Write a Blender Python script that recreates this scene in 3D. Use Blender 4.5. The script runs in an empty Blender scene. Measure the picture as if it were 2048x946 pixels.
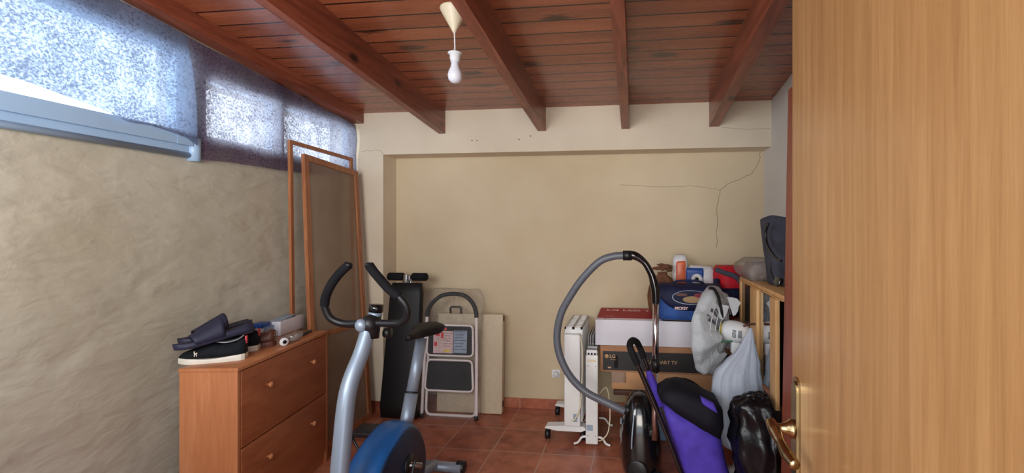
import bpy, bmesh, math, random
from mathutils import Vector, Matrix, noise as mnoise
R = math.radians
PI = math.pi
random.seed(4)
SC = bpy.context.scene
COL = SC.collection

# ---------------------------------------------------------------- camera
EYE = 1.31
YAW = math.atan(106 / 900)
cam_d = bpy.data.cameras.new('camera')
cam_d.sensor_width = 36
cam_d.lens = 36 * 900 / 2048
cam_d.shift_x = -140 / 2048
cam_d.shift_y = -13 / 2048
cam_d.clip_start = 0.02
cam = bpy.data.objects.new('camera', cam_d)
cam.location = (0, 0, EYE)
cam.rotation_euler = (R(90), 0, YAW)
COL.objects.link(cam)
SC.camera = cam

# ---------------------------------------------------------------- world, lights, exposure
SC.view_settings.view_transform = 'Standard'
SC.view_settings.look = 'None'
SC.view_settings.gamma = 1
SC.view_settings.use_curve_mapping = False
SC.view_settings.exposure = 0.2
SC.cycles.use_denoising = True
SC.cycles.max_bounces = 10
SC.cycles.transparent_max_bounces = 16
SC.cycles.sample_clamp_indirect = 6
w = bpy.data.worlds.new('sky')
SC.world = w
w.use_nodes = True
w.node_tree.nodes['Background'].inputs[0].default_value = (0.80, 0.90, 1.0, 1)
w.node_tree.nodes['Background'].inputs[1].default_value = 2.6


def area(name, loc, rot, sx, sy, power, col):
    d = bpy.data.lights.new(name, 'AREA')
    d.shape = 'RECTANGLE'
    d.size = sx; d.size_y = sy; d.energy = power; d.color = col
    o = bpy.data.objects.new(name, d)
    o.location = loc; o.rotation_euler = rot
    COL.objects.link(o)
    return o


# light of the bright hallway behind the open doorway
area('hallway_light', (-0.03, -2.2, 1.5), (R(90), 0, 0), 1.4, 1.6, 60, (1.0, 0.90, 0.78))
# added fill lamp behind the viewer, in an invented opening beside the doorway
area('added_fill_light', (-1.2, 0.0, 1.6), (R(90), 0, 0), 0.9, 0.9, 22, (0.96, 0.97, 1.0))
# daylight arriving at the high windows in the left wall
area('window_daylight', (-2.45, 1.2, 2.1), (0, R(-68), 0), 0.5, 3.2, 30, (0.78, 0.89, 1.0))

# ---------------------------------------------------------------- pixel helpers (only used to find real positions)
_c, _s = math.cos(YAW), math.sin(YAW)


def _ray(x, y):
    u = (x - 1164) / 900; v = (460 - y) / 900
    return Vector((u * _c - _s, u * _s + _c, v))


def onY(x, y, Y):
    d = _ray(x, y); t = Y / d[1]
    return Vector((d[0] * t, Y, EYE + d[2] * t))


def onX(x, y, X):
    d = _ray(x, y); t = X / d[0]
    return Vector((X, d[1] * t, EYE + d[2] * t))


def onZ(x, y, Z=0.0):
    d = _ray(x, y); t = (Z - EYE) / d[2]
    return Vector((d[0] * t, d[1] * t, Z))


# ---------------------------------------------------------------- materials
def lin(c):
    out = []
    for v in c:
        v = v / 255
        out.append(v / 12.92 if v <= 0.04045 else ((v + 0.055) / 1.055) ** 2.4)
    return tuple(out) + (1,)


class NT:
    def __init__(s, name):
        s.m = bpy.data.materials.new(name)
        s.m.use_nodes = True
        s.t = s.m.node_tree
        s.t.nodes.clear()
        s.out = s.n('ShaderNodeOutputMaterial')

    def n(s, kind, **kw):
        nd = s.t.nodes.new(kind)
        for k, v in kw.items():
            setattr(nd, k, v)
        return nd

    def l(s, a, b):
        s.t.links.new(a, b)

    def setin(s, sock, v):
        if hasattr(v, 'is_output') or isinstance(v, bpy.types.NodeSocket):
            s.l(v, sock)
        else:
            sock.default_value = v

    def coord(s, scale=(1, 1, 1), loc=(0, 0, 0), kind='Object', rot=(0, 0, 0)):
        tc = s.n('ShaderNodeTexCoord')
        mp = s.n('ShaderNodeMapping')
        mp.inputs['Scale'].default_value = scale
        mp.inputs['Location'].default_value = loc
        mp.inputs['Rotation'].default_value = rot
        s.l(tc.outputs[kind], mp.inputs[0])
        return mp.outputs[0]

    def noise(s, vec, scale, detail=4, rough=0.55, dist=0.0):
        nd = s.n('ShaderNodeTexNoise')
        s.l(vec, nd.inputs['Vector'])
        nd.inputs['Scale'].default_value = scale
        nd.inputs['Detail'].default_value = detail
        nd.inputs['Roughness'].default_value = rough
        nd.inputs['Distortion'].default_value = dist
        return nd.outputs['Fac']

    def ramp(s, fac, stops):
        nd = s.n('ShaderNodeValToRGB')
        cr = nd.color_ramp
        while len(cr.elements) < len(stops):
            cr.elements.new(0.5)
        for e, (p, c) in zip(cr.elements, stops):
            e.position = p
            e.color = c if len(c) == 4 else tuple(c) + (1,)
        s.l(fac, nd.inputs[0])
        return nd.outputs[0]

    def math(s, op, a, b=0.0, c=0.0, clamp=False):
        nd = s.n('ShaderNodeMath', operation=op, use_clamp=clamp)
        s.setin(nd.inputs[0], a); s.setin(nd.inputs[1], b)
        s.setin(nd.inputs[2], c)
        return nd.outputs[0]

    def mix(s, fac, a, b, blend='MIX'):
        nd = s.n('ShaderNodeMix', data_type='RGBA', blend_type=blend)
        s.setin(nd.inputs[0], fac); s.setin(nd.inputs[6], a); s.setin(nd.inputs[7], b)
        return nd.outputs[2]

    def bump(s, h, strength=0.2, dist=0.01):
        nd = s.n('ShaderNodeBump')
        nd.inputs['Strength'].default_value = strength
        nd.inputs['Distance'].default_value = dist
        s.l(h, nd.inputs['Height'])
        return nd.outputs[0]

    def pbr(s, col, rough=0.5, metal=0.0, normal=None, coat=0.0, spec=0.5, trans=0.0):
        p = s.n('ShaderNodeBsdfPrincipled')
        s.setin(p.inputs['Base Color'], col)
        s.setin(p.inputs['Roughness'], rough)
        p.inputs['Metallic'].default_value = metal
        p.inputs['Specular IOR Level'].default_value = spec
        p.inputs['Coat Weight'].default_value = coat
        p.inputs['Coat Roughness'].default_value = 0.15
        p.inputs['Transmission Weight'].default_value = trans
        if normal is not None:
            s.l(normal, p.inputs['Normal'])
        return p.outputs[0]

    def done(s, sh):
        s.l(sh, s.out.inputs[0])
        return s.m


def simple(name, col, rough=0.5, metal=0.0, var=0.08, scale=18, bump=0.05, coat=0.0, spec=0.5):
    t = NT(name)
    v = t.coord()
    n = t.noise(v, scale)
    c = lin(col)
    d = tuple(max(0, x * (1 - var * 2)) for x in c[:3]) + (1,)
    e = tuple(min(1, x * (1 + var)) for x in c[:3]) + (1,)
    colr = t.ramp(n, [(0.3, d), (0.7, e)])
    b = t.bump(t.noise(v, scale * 6), bump, 0.002)
    return t.done(t.pbr(colr, rough, metal, b, coat, spec))


def fabric(name, col, rough=0.9, weave=500, var=0.15):
    t = NT(name)
    v = t.coord()
    n = t.noise(v, 14, 5)
    c = lin(col)
    d = tuple(x * (1 - var * 2) for x in c[:3]) + (1,)
    e = tuple(min(1, x * (1 + var)) for x in c[:3]) + (1,)
    colr = t.ramp(n, [(0.3, d), (0.7, e)])
    h = t.math('ADD', t.noise(v, weave, 1), t.math('MULTIPLY', n, 3.0))
    return t.done(t.pbr(colr, rough, 0, t.bump(h, 0.35, 0.003), spec=0.25))


def wood(name, c_dark, c_mid, c_light, axis='z', gs=1.0, rough=0.4, coat=0.0, knots=False, stretch=14):
    t = NT(name)
    sc = {'x': (1.0, stretch, stretch), 'y': (stretch, 1.0, stretch), 'z': (stretch, stretch, 1.0)}[axis]
    v = t.coord(scale=sc)
    n1 = t.noise(v, 1.6 * gs, 6, 0.6, 0.6)
    n2 = t.noise(v, 9 * gs, 5, 0.7, 0.2)
    f = t.math('ADD', t.math('MULTIPLY', n1, 0.65), t.math('MULTIPLY', n2, 0.35))
    col = t.ramp(f, [(0.34, lin(c_dark)), (0.5, lin(c_mid)), (0.64, lin(c_light))])
    if knots:
        kv = t.coord(scale={'x': (0.55, 1, 1), 'y': (1, 0.55, 1), 'z': (1, 1, 0.4)}[axis])
        vo = t.n('ShaderNodeTexVoronoi', feature='F1')
        vo.inputs['Scale'].default_value = 4.5
        t.l(kv, vo.inputs['Vector'])
        k = t.ramp(vo.outputs['Distance'], [(0.05, (1, 1, 1)), (0.13, (0, 0, 0))])
        col = t.mix(k, col, tuple(x * 0.25 for x in lin(c_dark)[:3]) + (1,))
    return t.done(t.pbr(col, rough, 0, t.bump(f, 0.15, 0.003), coat))


def plaster(name, col, col2, waves=0.6, wave_rot=0.0):
    t = NT(name)
    v = t.coord()
    big = t.noise(v, 1.3, 3)
    fine = t.noise(v, 90, 3)
    c = t.ramp(big, [(0.3, lin(col2)), (0.7, lin(col))])
    tv = t.coord(scale=(1, 1.0, 2.2), rot=(wave_rot, 0, 0))
    tr = t.noise(tv, 3.1, 2.6, 0.47, 0.45)
    tr2 = t.noise(tv, 11, 3, 0.5, 0.4)
    h = t.math('ADD', t.math('MULTIPLY', tr, waves), t.math('ADD', t.math('MULTIPLY', tr2, waves * 0.22),
                                                           t.math('MULTIPLY', fine, 0.03)))
    return t.done(t.pbr(c, 0.85, 0, t.bump(h, 0.5, 0.05), spec=0.25))


def ceiling_mat():
    t = NT('varnished_boards')
    tc = t.n('ShaderNodeTexCoord')
    sx = t.n('ShaderNodeSeparateXYZ')
    t.l(tc.outputs['Object'], sx.inputs[0])
    u = t.math('DIVIDE', t.math('ADD', sx.outputs[1], 0.03), 0.108)
    idx = t.math('FLOOR', u)
    fr = t.math('FRACT', u)
    # board joints staggered per row
    wn = t.n('ShaderNodeTexWhiteNoise', noise_dimensions='1D')
    t.l(idx, wn.inputs['W'])
    cx = t.n('ShaderNodeCombineXYZ')
    t.l(t.math('ADD', t.math('MULTIPLY', sx.outputs[0], 1.0), t.math('MULTIPLY', wn.outputs[0], 40)), cx.inputs[0])
    t.l(t.math('MULTIPLY', sx.outputs[1], 9), cx.inputs[1])
    t.l(t.math('MULTIPLY', idx, 3.7), cx.inputs[2])
    g1 = t.noise(cx.outputs[0], 1.5, 6, 0.6, 0.8)
    g2 = t.noise(cx.outputs[0], 7, 5, 0.7, 0.3)
    f = t.math('ADD', t.math('MULTIPLY', g1, 0.6), t.math('MULTIPLY', g2, 0.16))
    f = t.math('ADD', f, 0.13)
    f = t.math('ADD', f, t.math('MULTIPLY', t.math('SUBTRACT', wn.outputs[0], 0.5), 0.12))
    col = t.ramp(f, [(0.18, lin((84, 38, 25))), (0.46, lin((144, 77, 50))), (0.80, lin((184, 108, 72)))])
    # knots
    kx = t.n('ShaderNodeCombineXYZ')
    t.l(t.math('ADD', t.math('MULTIPLY', sx.outputs[0], 2.0), t.math('MULTIPLY', wn.outputs[0], 9)), kx.inputs[0])
    t.l(t.math('MULTIPLY', sx.outputs[1], 5.5), kx.inputs[1])
    t.l(t.math('MULTIPLY', idx, 0.9), kx.inputs[2])
    vo = t.n('ShaderNodeTexVoronoi', feature='F1')
    vo.inputs['Scale'].default_value = 1.0
    t.l(kx.outputs[0], vo.inputs['Vector'])
    dist = t.math('ADD', vo.outputs['Distance'], t.math('MULTIPLY', t.math('SUBTRACT', g2, 0.5), 0.35))
    k = t.ramp(dist, [(0.09, (1, 1, 1)), (0.20, (0, 0, 0))])
    col = t.mix(t.math('MULTIPLY', k, 0.85), col, lin((38, 16, 12)))
    seam = t.math('LESS_THAN', t.math('ABSOLUTE', t.math('SUBTRACT', fr, 0.5)), 0.458)
    col = t.mix(seam, lin((24, 8, 5)), col)
    h = t.math('ADD', t.math('MULTIPLY', seam, 0.8), t.math('MULTIPLY', f, 0.15))
    rough = t.ramp(g2, [(0.3, (0.22,) * 3), (0.7, (0.38,) * 3)])
    return t.done(t.pbr(col, rough, 0, t.bump(h, 0.4, 0.004), 0.35))


def tile_mat(name='terracotta_tiles', ox=-0.842, oy=2.891, sx_=0.3025, sy_=0.2995, vertical=False):
    t = NT(name)
    tc = t.n('ShaderNodeTexCoord')
    s = t.n('ShaderNodeSeparateXYZ')
    t.l(tc.outputs['Object'], s.inputs[0])
    ux = t.math('DIVIDE', t.math('SUBTRACT', s.outputs[0], ox), sx_)
    uy = t.math('DIVIDE', t.math('SUBTRACT', s.outputs[1], oy), sy_)
    wob = t.noise(t.coord(), 5, 2)
    wob = t.math('MULTIPLY', t.math('SUBTRACT', wob, 0.5), 0.025)

    def inner(u):
        d = t.math('ABSOLUTE', t.math('SUBTRACT', t.math('FRACT', t.math('ADD', u, wob)), 0.5))
        return t.math('LESS_THAN', d, 0.489)
    i = inner(ux) if vertical else t.math('MULTIPLY', inner(ux), inner(uy))
    cb = t.n('ShaderNodeCombineXYZ')
    t.l(t.math('FLOOR', ux), cb.inputs[0]); t.l(t.math('FLOOR', uy), cb.inputs[1])
    wn = t.n('ShaderNodeTexWhiteNoise', noise_dimensions='3D')
    t.l(cb.outputs[0], wn.inputs['Vector'])
    n = t.noise(t.coord(), 9, 6, 0.65, 0.4)
    f = t.math('ADD', n, t.math('MULTIPLY', t.math('SUBTRACT', wn.outputs[0], 0.5), 0.18))
    col = t.ramp(f, [(0.28, lin((132, 70, 52))), (0.5, lin((168, 98, 72))), (0.75, lin((194, 124, 96)))])
    col = t.mix(i, lin((176, 138, 122)), col)
    h = t.math('ADD', t.math('MULTIPLY', i, 0.5), t.math('MULTIPLY', n, 0.15))
    rg = t.ramp(n, [(0.3, (0.28,) * 3), (0.7, (0.45,) * 3)])
    return t.done(t.pbr(col, rg, 0, t.bump(h, 0.3, 0.004), spec=0.5))


def veil_mat(name, base, thru, speck, open_, sc=70):
    """gauzy non-woven cloth: some light scatters through it, some passes straight"""
    t = NT(name)
    v = t.coord(scale=(1, 0.85, 1.0))
    n = t.noise(v, sc, 3, 0.7, 0.6)
    big = t.noise(t.coord(), 9, 3)
    f = t.math('ADD', t.math('MULTIPLY', n, 0.72), t.math('MULTIPLY', big, 0.28))
    d = t.n('ShaderNodeBsdfDiffuse')
    bs = lin(base)
    t.l(t.ramp(n, [(0.40, tuple(v * .55 for v in bs[:3])), (0.60, tuple(min(1, v * 1.5) for v in bs[:3]))]), d.inputs[0])
    tl = t.n('ShaderNodeBsdfTranslucent'); tl.inputs[0].default_value = lin(thru)
    tr = t.n('ShaderNodeBsdfTransparent')
    m1 = t.n('ShaderNodeMixShader')
    t.l(t.ramp(f, [(0.40, (speck * 0.35,) * 3), (0.60, (speck,) * 3)]), m1.inputs[0])
    t.l(d.outputs[0], m1.inputs[1]); t.l(tl.outputs[0], m1.inputs[2])
    m2 = t.n('ShaderNodeMixShader')
    t.l(t.ramp(f, [(0.46, (open_ * 0.08,) * 3), (0.58, (open_,) * 3)]), m2.inputs[0])
    t.l(m1.outputs[0], m2.inputs[1]); t.l(tr.outputs[0], m2.inputs[2])
    return t.done(m2.outputs[0])


def glass_mat(name, gloss=0.08, tint=(1, 1, 1, 1), rough=0.02):
    t = NT(name)
    g = t.n('ShaderNodeBsdfGlossy'); g.inputs['Roughness'].default_value = rough
    tr = t.n('ShaderNodeBsdfTransparent'); tr.inputs[0].default_value = tint
    m = t.n('ShaderNodeMixShader'); m.inputs[0].default_value = gloss
    t.l(tr.outputs[0], m.inputs[1]); t.l(g.outputs[0], m.inputs[2])
    return t.done(m.outputs[0])


def film_mat(name, opac, col, gloss=0.25, rough=0.18, crumple=22, bstr=0.7):
    """thin wrinkled polythene"""
    t = NT(name)
    v = t.coord()
    n = t.noise(v, crumple, 5, 0.65, 1.2)
    b = t.bump(n, bstr, 0.02)
    fres = t.n('ShaderNodeLayerWeight'); fres.inputs[0].default_value = 0.35
    t.l(b, fres.inputs['Normal'])
    g = t.n('ShaderNodeBsdfGlossy'); g.inputs['Roughness'].default_value = rough
    t.l(b, g.inputs['Normal'])
    d = t.n('ShaderNodeBsdfDiffuse'); d.inputs[0].default_value = lin(col); t.l(b, d.inputs['Normal'])
    tl = t.n('ShaderNodeBsdfTranslucent'); tl.inputs[0].default_value = lin(col)
    dm = t.n('ShaderNodeMixShader'); dm.inputs[0].default_value = 0.4
    t.l(d.outputs[0], dm.inputs[1]); t.l(tl.outputs[0], dm.inputs[2])
    tr = t.n('ShaderNodeBsdfTransparent')
    m1 = t.n('ShaderNodeMixShader'); m1.inputs[0].default_value = opac
    t.l(tr.outputs[0], m1.inputs[1]); t.l(dm.outputs[0], m1.inputs[2])
    m2 = t.n('ShaderNodeMixShader')
    t.l(t.math('MULTIPLY', fres.outputs['Fresnel'], gloss * 2, clamp=True), m2.inputs[0])
    t.l(m1.outputs[0], m2.inputs[1]); t.l(g.outputs[0], m2.inputs[2])
    return t.done(m2.outputs[0])


MT = dict(
    back=plaster('cream_plaster', (216, 200, 170), (200, 182, 150), 0.22),
    lintel=plaster('pale_plaster', (228, 216, 194), (212, 198, 174), 0.3),
    left=plaster('troweled_plaster', (196, 192, 177), (176, 168, 147), 0.95, R(-32)),
    right=plaster('white_plaster', (224, 222, 216), (206, 204, 198), 0.25),
    ceil=ceiling_mat(),
    beam=wood('stained_beam', (92, 42, 29), (132, 68, 47), (160, 90, 65), 'y', 1.0, 0.4, 0.2, True, 16),
    tiles=tile_mat(),
    skirt=tile_mat('terracotta_skirting', vertical=True),
    pvc=simple('blue_grey_pvc', (160, 190, 220), 0.35, 0, 0.03, 4, 0.01),
    pane=glass_mat('window_glass', 0.06),
    veil1=veil_mat('gauzy_violet_cloth', (112, 114, 136), (138, 158, 186), 0.66, 0.27, 120),
    veil2=veil_mat('purple_cloth', (92, 66, 92), (200, 204, 222), 0.60, 0.28, 110),
    oak=wood('honey_oak_veneer', (164, 118, 72), (180, 133, 84), (192, 146, 96), 'z', 1.3, 0.38, 0.15, False, 26),
    redwood=wood('reddish_wood', (134, 66, 44), (158, 84, 60), (174, 98, 72), 'z', 1.2, 0.5, 0, False, 20),
    frame=wood('pine_frame', (134, 82, 52), (160, 102, 66), (180, 122, 82), 'z', 1.0, 0.45, 0, True, 18),
    beech=wood('beech_laminate', (164, 100, 62), (182, 116, 74), (194, 130, 88), 'z', 0.8, 0.42, 0, False, 10),
    drawerwood=wood('beech_front', (136, 72, 42), (158, 90, 54), (172, 104, 66), 'y', 0.9, 0.42, 0, False, 10),
    lightwood=wood('pale_pine', (188, 138, 84), (212, 164, 106), (226, 184, 130), 'z', 1.2, 0.5, 0, False, 16),
    darkwood=wood('dark_brown_wood', (52, 30, 20), (74, 44, 30), (92, 58, 40), 'z', 1, 0.5),
    brass=simple('brass', (172, 152, 116), 0.25, 1.0, 0.04, 10, 0.01),
    black=simple('black_plastic', (22, 22, 25), 0.42, 0, 0.1),
    gloss_black=simple('glossy_black_plastic', (14, 14, 17), 0.12, 0, 0.05, 10, 0.0, 0.5),
    foam=fabric('black_foam', (20, 20, 24), 0.85, 300),
    vinyl=simple('black_vinyl', (12, 12, 15), 0.6, 0, 0.15, 12, 0.15),
    silver=simple('silver_paint', (150, 164, 180), 0.38, 0.35, 0.03, 8, 0.02),
    steel=simple('brushed_steel', (176, 178, 182), 0.25, 1.0, 0.04, 20, 0.02),
    chrome=simple('chrome', (226, 226, 228), 0.22, 1.0, 0.02, 10, 0.0),
    blue=simple('blue_shell', (24, 92, 158), 0.32, 0, 0.1, 6, 0.1, 0.2),
    darkblue=simple('dark_blue_shell', (22, 40, 66), 0.4, 0, 0.15, 8, 0.15),
    white=simple('white_enamel', (228, 228, 226), 0.35, 0, 0.03, 6, 0.02),
    whitep=simple('white_plastic', (226, 228, 230), 0.4, 0, 0.03, 6, 0.02),
    ladder=simple('pinkish_white_paint', (236, 226, 224), 0.35, 0, 0.03, 6, 0.02),
    cream=simple('cream_board', (206, 190, 162), 0.6, 0, 0.04, 30, 0.05),
    rubber=simple('ribbed_rubber', (34, 36, 38), 0.6, 0, 0.1),
    card=simple('brown_cardboard', (186, 140, 98), 0.8, 0, 0.06, 12, 0.08),
    cardd=simple('kraft_carton', (160, 116, 84), 0.8, 0, 0.06, 12, 0.08),
    cardw=simple('white_carton', (214, 212, 220), 0.55, 0, 0.04, 8, 0.04),
    cardr=simple('crimson_print', (172, 28, 44), 0.65, 0, 0.05, 8, 0.03),
    cardk=simple('black_print', (34, 30, 32), 0.55, 0, 0.1, 8, 0.03),
    tan=simple('tan_ink', (196, 154, 112), 0.6),
    pinkink=simple('pale_pink_ink', (236, 206, 206), 0.5),
    tape=glass_mat('brown_tape', 0.12, (0.62, 0.58, 0.52, 1), 0.15),
    mirror=simple('mirror_glass', (196, 200, 200), 0.03, 1.0, 0.0, 2, 0.0),
    smoked=simple('smoked_glass', (78, 66, 54), 0.08, 0.0, 0.05, 2, 0.0, 0.3),
    navy=fabric('navy_nylon', (30, 34, 66), 0.6, 300),
    bagblue=fabric('blue_nylon', (44, 82, 150), 0.55, 300),
    purple=fabric('purple_polyester', (80, 62, 172), 0.6, 420),
    blackcloth=fabric('black_polyester', (16, 15, 26), 0.7, 420),
    red=fabric('red_nylon', (196, 28, 44), 0.6, 300),
    greycloth=fabric('charcoal_cloth', (74, 76, 88), 0.85, 500),
    sack=fabric('brown_burlap', (124, 84, 62), 0.95, 240, 0.25),
    screen=None,
    poly=film_mat('white_polythene', 0.92, (232, 238, 242), 0.2, 0.3, 13, 0.9),
    bagw=film_mat('milky_polythene', 0.84, (222, 232, 246), 0.2, 0.28, 10, 0.4),
    clear=film_mat('clear_polythene', 0.03, (230, 230, 235), 0.16, 0.10, 16, 1.0),
    clear2=film_mat('dusty_clear_polythene', 0.24, (226, 218, 218), 0.35, 0.15, 24, 0.9),
    binbag=simple('black_bin_liner', (14, 15, 20), 0.3, 0, 0.1, 14, 0.6),
    suede=fabric('black_suede', (22, 26, 32), 0.85, 400),
    sole=simple('white_rubber_sole', (224, 218, 204), 0.55, 0, 0.05, 20, 0.05),
    slide=simple('navy_moulded_foam', (36, 38, 62), 0.6, 0, 0.08, 20, 0.1),
    lining=fabric('grey_lining', (150, 154, 160), 0.9),
    leather=simple('brown_leather', (98, 56, 42), 0.5, 0, 0.12, 20, 0.15),
    bulb=simple('opal_bulb', (226, 228, 236), 0.25, 0, 0.01, 4, 0.0),
    ivory=simple('ivory_plastic', (226, 214, 182), 0.4, 0, 0.02, 4, 0.0),
    paper=simple('printed_leaflet', (214, 186, 182), 0.5, 0, 0.12, 30, 0.02),
    paperb=simple('bluish_paper', (150, 166, 184), 0.5, 0, 0.1, 30, 0.02),
    redink=simple('red_ink', (206, 60, 66), 0.5),
    yellow=simple('yellow_ink', (222, 196, 70), 0.5),
    blueink=simple('blue_print', (30, 74, 156), 0.4),
    bluel=simple('light_blue_print', (112, 150, 184), 0.45),
    orange=simple('orange_packet', (222, 104, 60), 0.35, 0, 0.15, 20, 0.2),
    packw=simple('white_packet', (222, 222, 226), 0.4, 0, 0.1, 14, 0.3),
    green=simple('green_twine', (56, 120, 86), 0.7),
    crackm=simple('crack_shadow', (120, 104, 80), 0.9),
    dark=simple('dark_recess', (12, 12, 12), 0.9),
    beige=simple('beige_print', (176, 146, 104), 0.7),
    maroon=simple('maroon_ink', (140, 40, 60), 0.6),
    textile=fabric('crumpled_beige_textile', (176, 160, 150), 0.9, 200),
)


def screen_mat():
    t = NT('brown_screen_gauze')
    v = t.coord()
    n = t.noise(v, 6, 3)
    d = t.n('ShaderNodeBsdfDiffuse')
    t.l(t.ramp(n, [(0.3, lin((168, 144, 120))), (0.7, lin((186, 162, 138)))]), d.inputs[0])
    tl = t.n('ShaderNodeBsdfTranslucent'); tl.inputs[0].default_value = lin((160, 140, 124))
    m1 = t.n('ShaderNodeMixShader'); m1.inputs[0].default_value = 0.3
    t.l(d.outputs[0], m1.inputs[1]); t.l(tl.outputs[0], m1.inputs[2])
    tr = t.n('ShaderNodeBsdfTransparent')
    m = t.n('ShaderNodeMixShader'); m.inputs[0].default_value = 0.34
    t.l(m1.outputs[0], m.inputs[1]); t.l(tr.outputs[0], m.inputs[2])
    return t.done(m.outputs[0])


MT['screen'] = screen_mat()


# ---------------------------------------------------------------- mesh helpers
class MB:
    """collects shapes (world coordinates) into one mesh"""

    def __init__(s):
        s.bm = bmesh.new()

    def add(s, verts, faces, smooth=False):
        vs = [s.bm.verts.new(v) for v in verts]
        for f in faces:
            try:
                fc = s.bm.faces.new([vs[i] for i in f])
                fc.smooth = smooth
            except ValueError:
                pass
        return s

    def box(s, lo, hi, mat=None, bev=0.0):
        t = bmesh.new()
        bmesh.ops.create_cube(t, size=1)
        lo = Vector(lo); hi = Vector(hi)
        for v in t.verts:
            v.co = Vector(((v.co[i] + .5) * (hi[i] - lo[i]) + lo[i]) for i in range(3))
        if bev > 0:
            bmesh.ops.bevel(t, geom=list(t.edges), offset=bev, segments=3, profile=0.5, affect='EDGES')
        return s._merge(t, mat, bev > 0)

    def obox(s, c, size, rot=None, bev=0.0):
        """box of given size centred at c, rotated by matrix/euler"""
        h = Vector(size) / 2
        m = Matrix.Translation(Vector(c))
        if rot is not None:
            if isinstance(rot, (tuple, list)):
                from mathutils import Euler
                rot = Euler(rot).to_matrix()
            m = m @ rot.to_4x4()
        return s.box(-h, h, m, bev)

    def _merge(s, t, mat, smooth=False):
        if mat is not None:
            t.transform(mat)
        idx = {}
        for v in t.verts:
            idx[v] = s.bm.verts.new(v.co)
        for f in t.faces:
            nf = s.bm.faces.new([idx[v] for v in f.verts])
            nf.smooth = smooth
        t.free()
        return s

    def quad(s, a, b, c, d):
        return s.add([a, b, c, d], [(0, 1, 2, 3)])

    def prism(s, poly, axis, a, b, smooth=False):
        """poly: 2D points in the plane orthogonal to axis; extruded from a to b"""
        n = len(poly)

        def mk(p, t):
            if axis == 'x': return (t, p[0], p[1])
            if axis == 'y': return (p[0], t, p[1])
            return (p[0], p[1], t)
        vs = [mk(p, a) for p in poly] + [mk(p, b) for p in poly]
        fs = [(i, (i + 1) % n, n + (i + 1) % n, n + i) for i in range(n)]
        fs += [tuple(range(n)), tuple(range(2 * n - 1, n - 1, -1))]
        return s.add(vs, fs, smooth)

    def loft(s, rings, cap=True, closed=True, smooth=True):
        n = len(rings[0])
        vs = [v for r in rings for v in r]
        fs = []
        for k in range(len(rings) - 1):
            for i in range(n if closed else n - 1):
                j = (i + 1) % n
                fs.append((k * n + i, k * n + j, (k + 1) * n + j, (k + 1) * n + i))
        if cap:
            fs.append(tuple(range(n - 1, -1, -1)))
            fs.append(tuple((len(rings) - 1) * n + i for i in range(n)))
        return s.add(vs, fs, smooth)

    def tube(s, pts, r, n=12, smooth_path=True, rads=None, cap=True, sub=8):
        pts = [Vector(p) for p in pts]
        if smooth_path and len(pts) > 2:
            q = []; rr = []
            rl = rads or [r] * len(pts)
            for i in range(len(pts) - 1):
                p0 = pts[max(0, i - 1)]; p1 = pts[i]; p2 = pts[i + 1]; p3 = pts[min(len(pts) - 1, i + 2)]
                for k in range(sub):
                    t = k / sub
                    q.append(0.5 * ((2 * p1) + (p2 - p0) * t + (2 * p0 - 5 * p1 + 4 * p2 - p3) * t * t
                                    + (3 * p1 - 3 * p2 + p3 - p0) * t ** 3))
                    rr.append(rl[i] * (1 - t) + rl[i + 1] * t)
            q.append(pts[-1]); rr.append(rl[-1])
            pts, rl = q, rr
        else:
            rl = rads or [r] * len(pts)
        rings = []
        up = None
        for i, p in enumerate(pts):
            d = (pts[min(i + 1, len(pts) - 1)] - pts[max(i - 1, 0)]).normalized()
            if up is None:
                up = Vector((0, 0, 1)) if abs(d.z) < 0.9 else Vector((1, 0, 0))
            up = (up - d * up.dot(d))
            if up.length < 1e-5: up = d.orthogonal()
            up.normalize()
            sd = d.cross(up)
            rings.append([p + (up * math.cos(a) + sd * math.sin(a)) * rl[i]
                          for a in [2 * PI * k / n for k in range(n)]])
        return s.loft(rings, cap)

    def cyl(s, a, b, r, n=24, r2=None):
        return s.tube([a, b], r, n, False, [r, r if r2 is None else r2])

    def lathe(s, prof, base, axis=(0, 0, 1), n=32, cap=True):
        """prof: (radius, height) along axis from base"""
        ax = Vector(axis).normalized()
        u = ax.orthogonal().normalized(); v = ax.cross(u)
        rings = [[Vector(base) + ax * h + (u * math.cos(a) + v * math.sin(a)) * max(r, 1e-4)
                  for a in [2 * PI * k / n for k in range(n)]] for r, h in prof]
        return s.loft(rings, cap)

    def ball(s, c, rad, n=24, m=12):
        rad = (rad,) * 3 if not hasattr(rad, '__len__') else rad
        rings = []
        for j in range(m + 1):
            ph = PI * j / m
            rr = max(math.sin(ph), 1e-3)
            rings.append([Vector((c[0] + rad[0] * rr * math.cos(a), c[1] + rad[1] * rr * math.sin(a),
                                  c[2] - rad[2] * math.cos(ph))) for a in [2 * PI * k / n for k in range(n)]])
        return s.loft(rings, True)

    def jitter(s, amp, freq, seed=0.0):
        for v in s.bm.verts:
            q = v.co * freq + Vector((seed, seed * 2, -seed))
            v.co += Vector((mnoise.noise(q), mnoise.noise(q + Vector((7, 3, 1))), mnoise.noise(q + Vector((-4, 9, 5))))) * amp
        return s

    def bend(s, fn):
        for v in s.bm.verts:
            v.co = Vector(fn(v.co))
        return s


def thing(name, label, cat, loc, group=None, rotz=0.0):
    o = bpy.data.objects.new(name, None)
    o.empty_display_size = 0.05
    o.location = loc
    o.rotation_euler = (0, 0, rotz)
    o['label'] = label; o['category'] = cat
    if group: o['group'] = group
    COL.objects.link(o)
    return o


def mat_of(o):
    m = Matrix.LocRotScale(o.location, o.rotation_euler, o.scale)
    return (mat_of(o.parent) @ m) if o.parent else m


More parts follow.
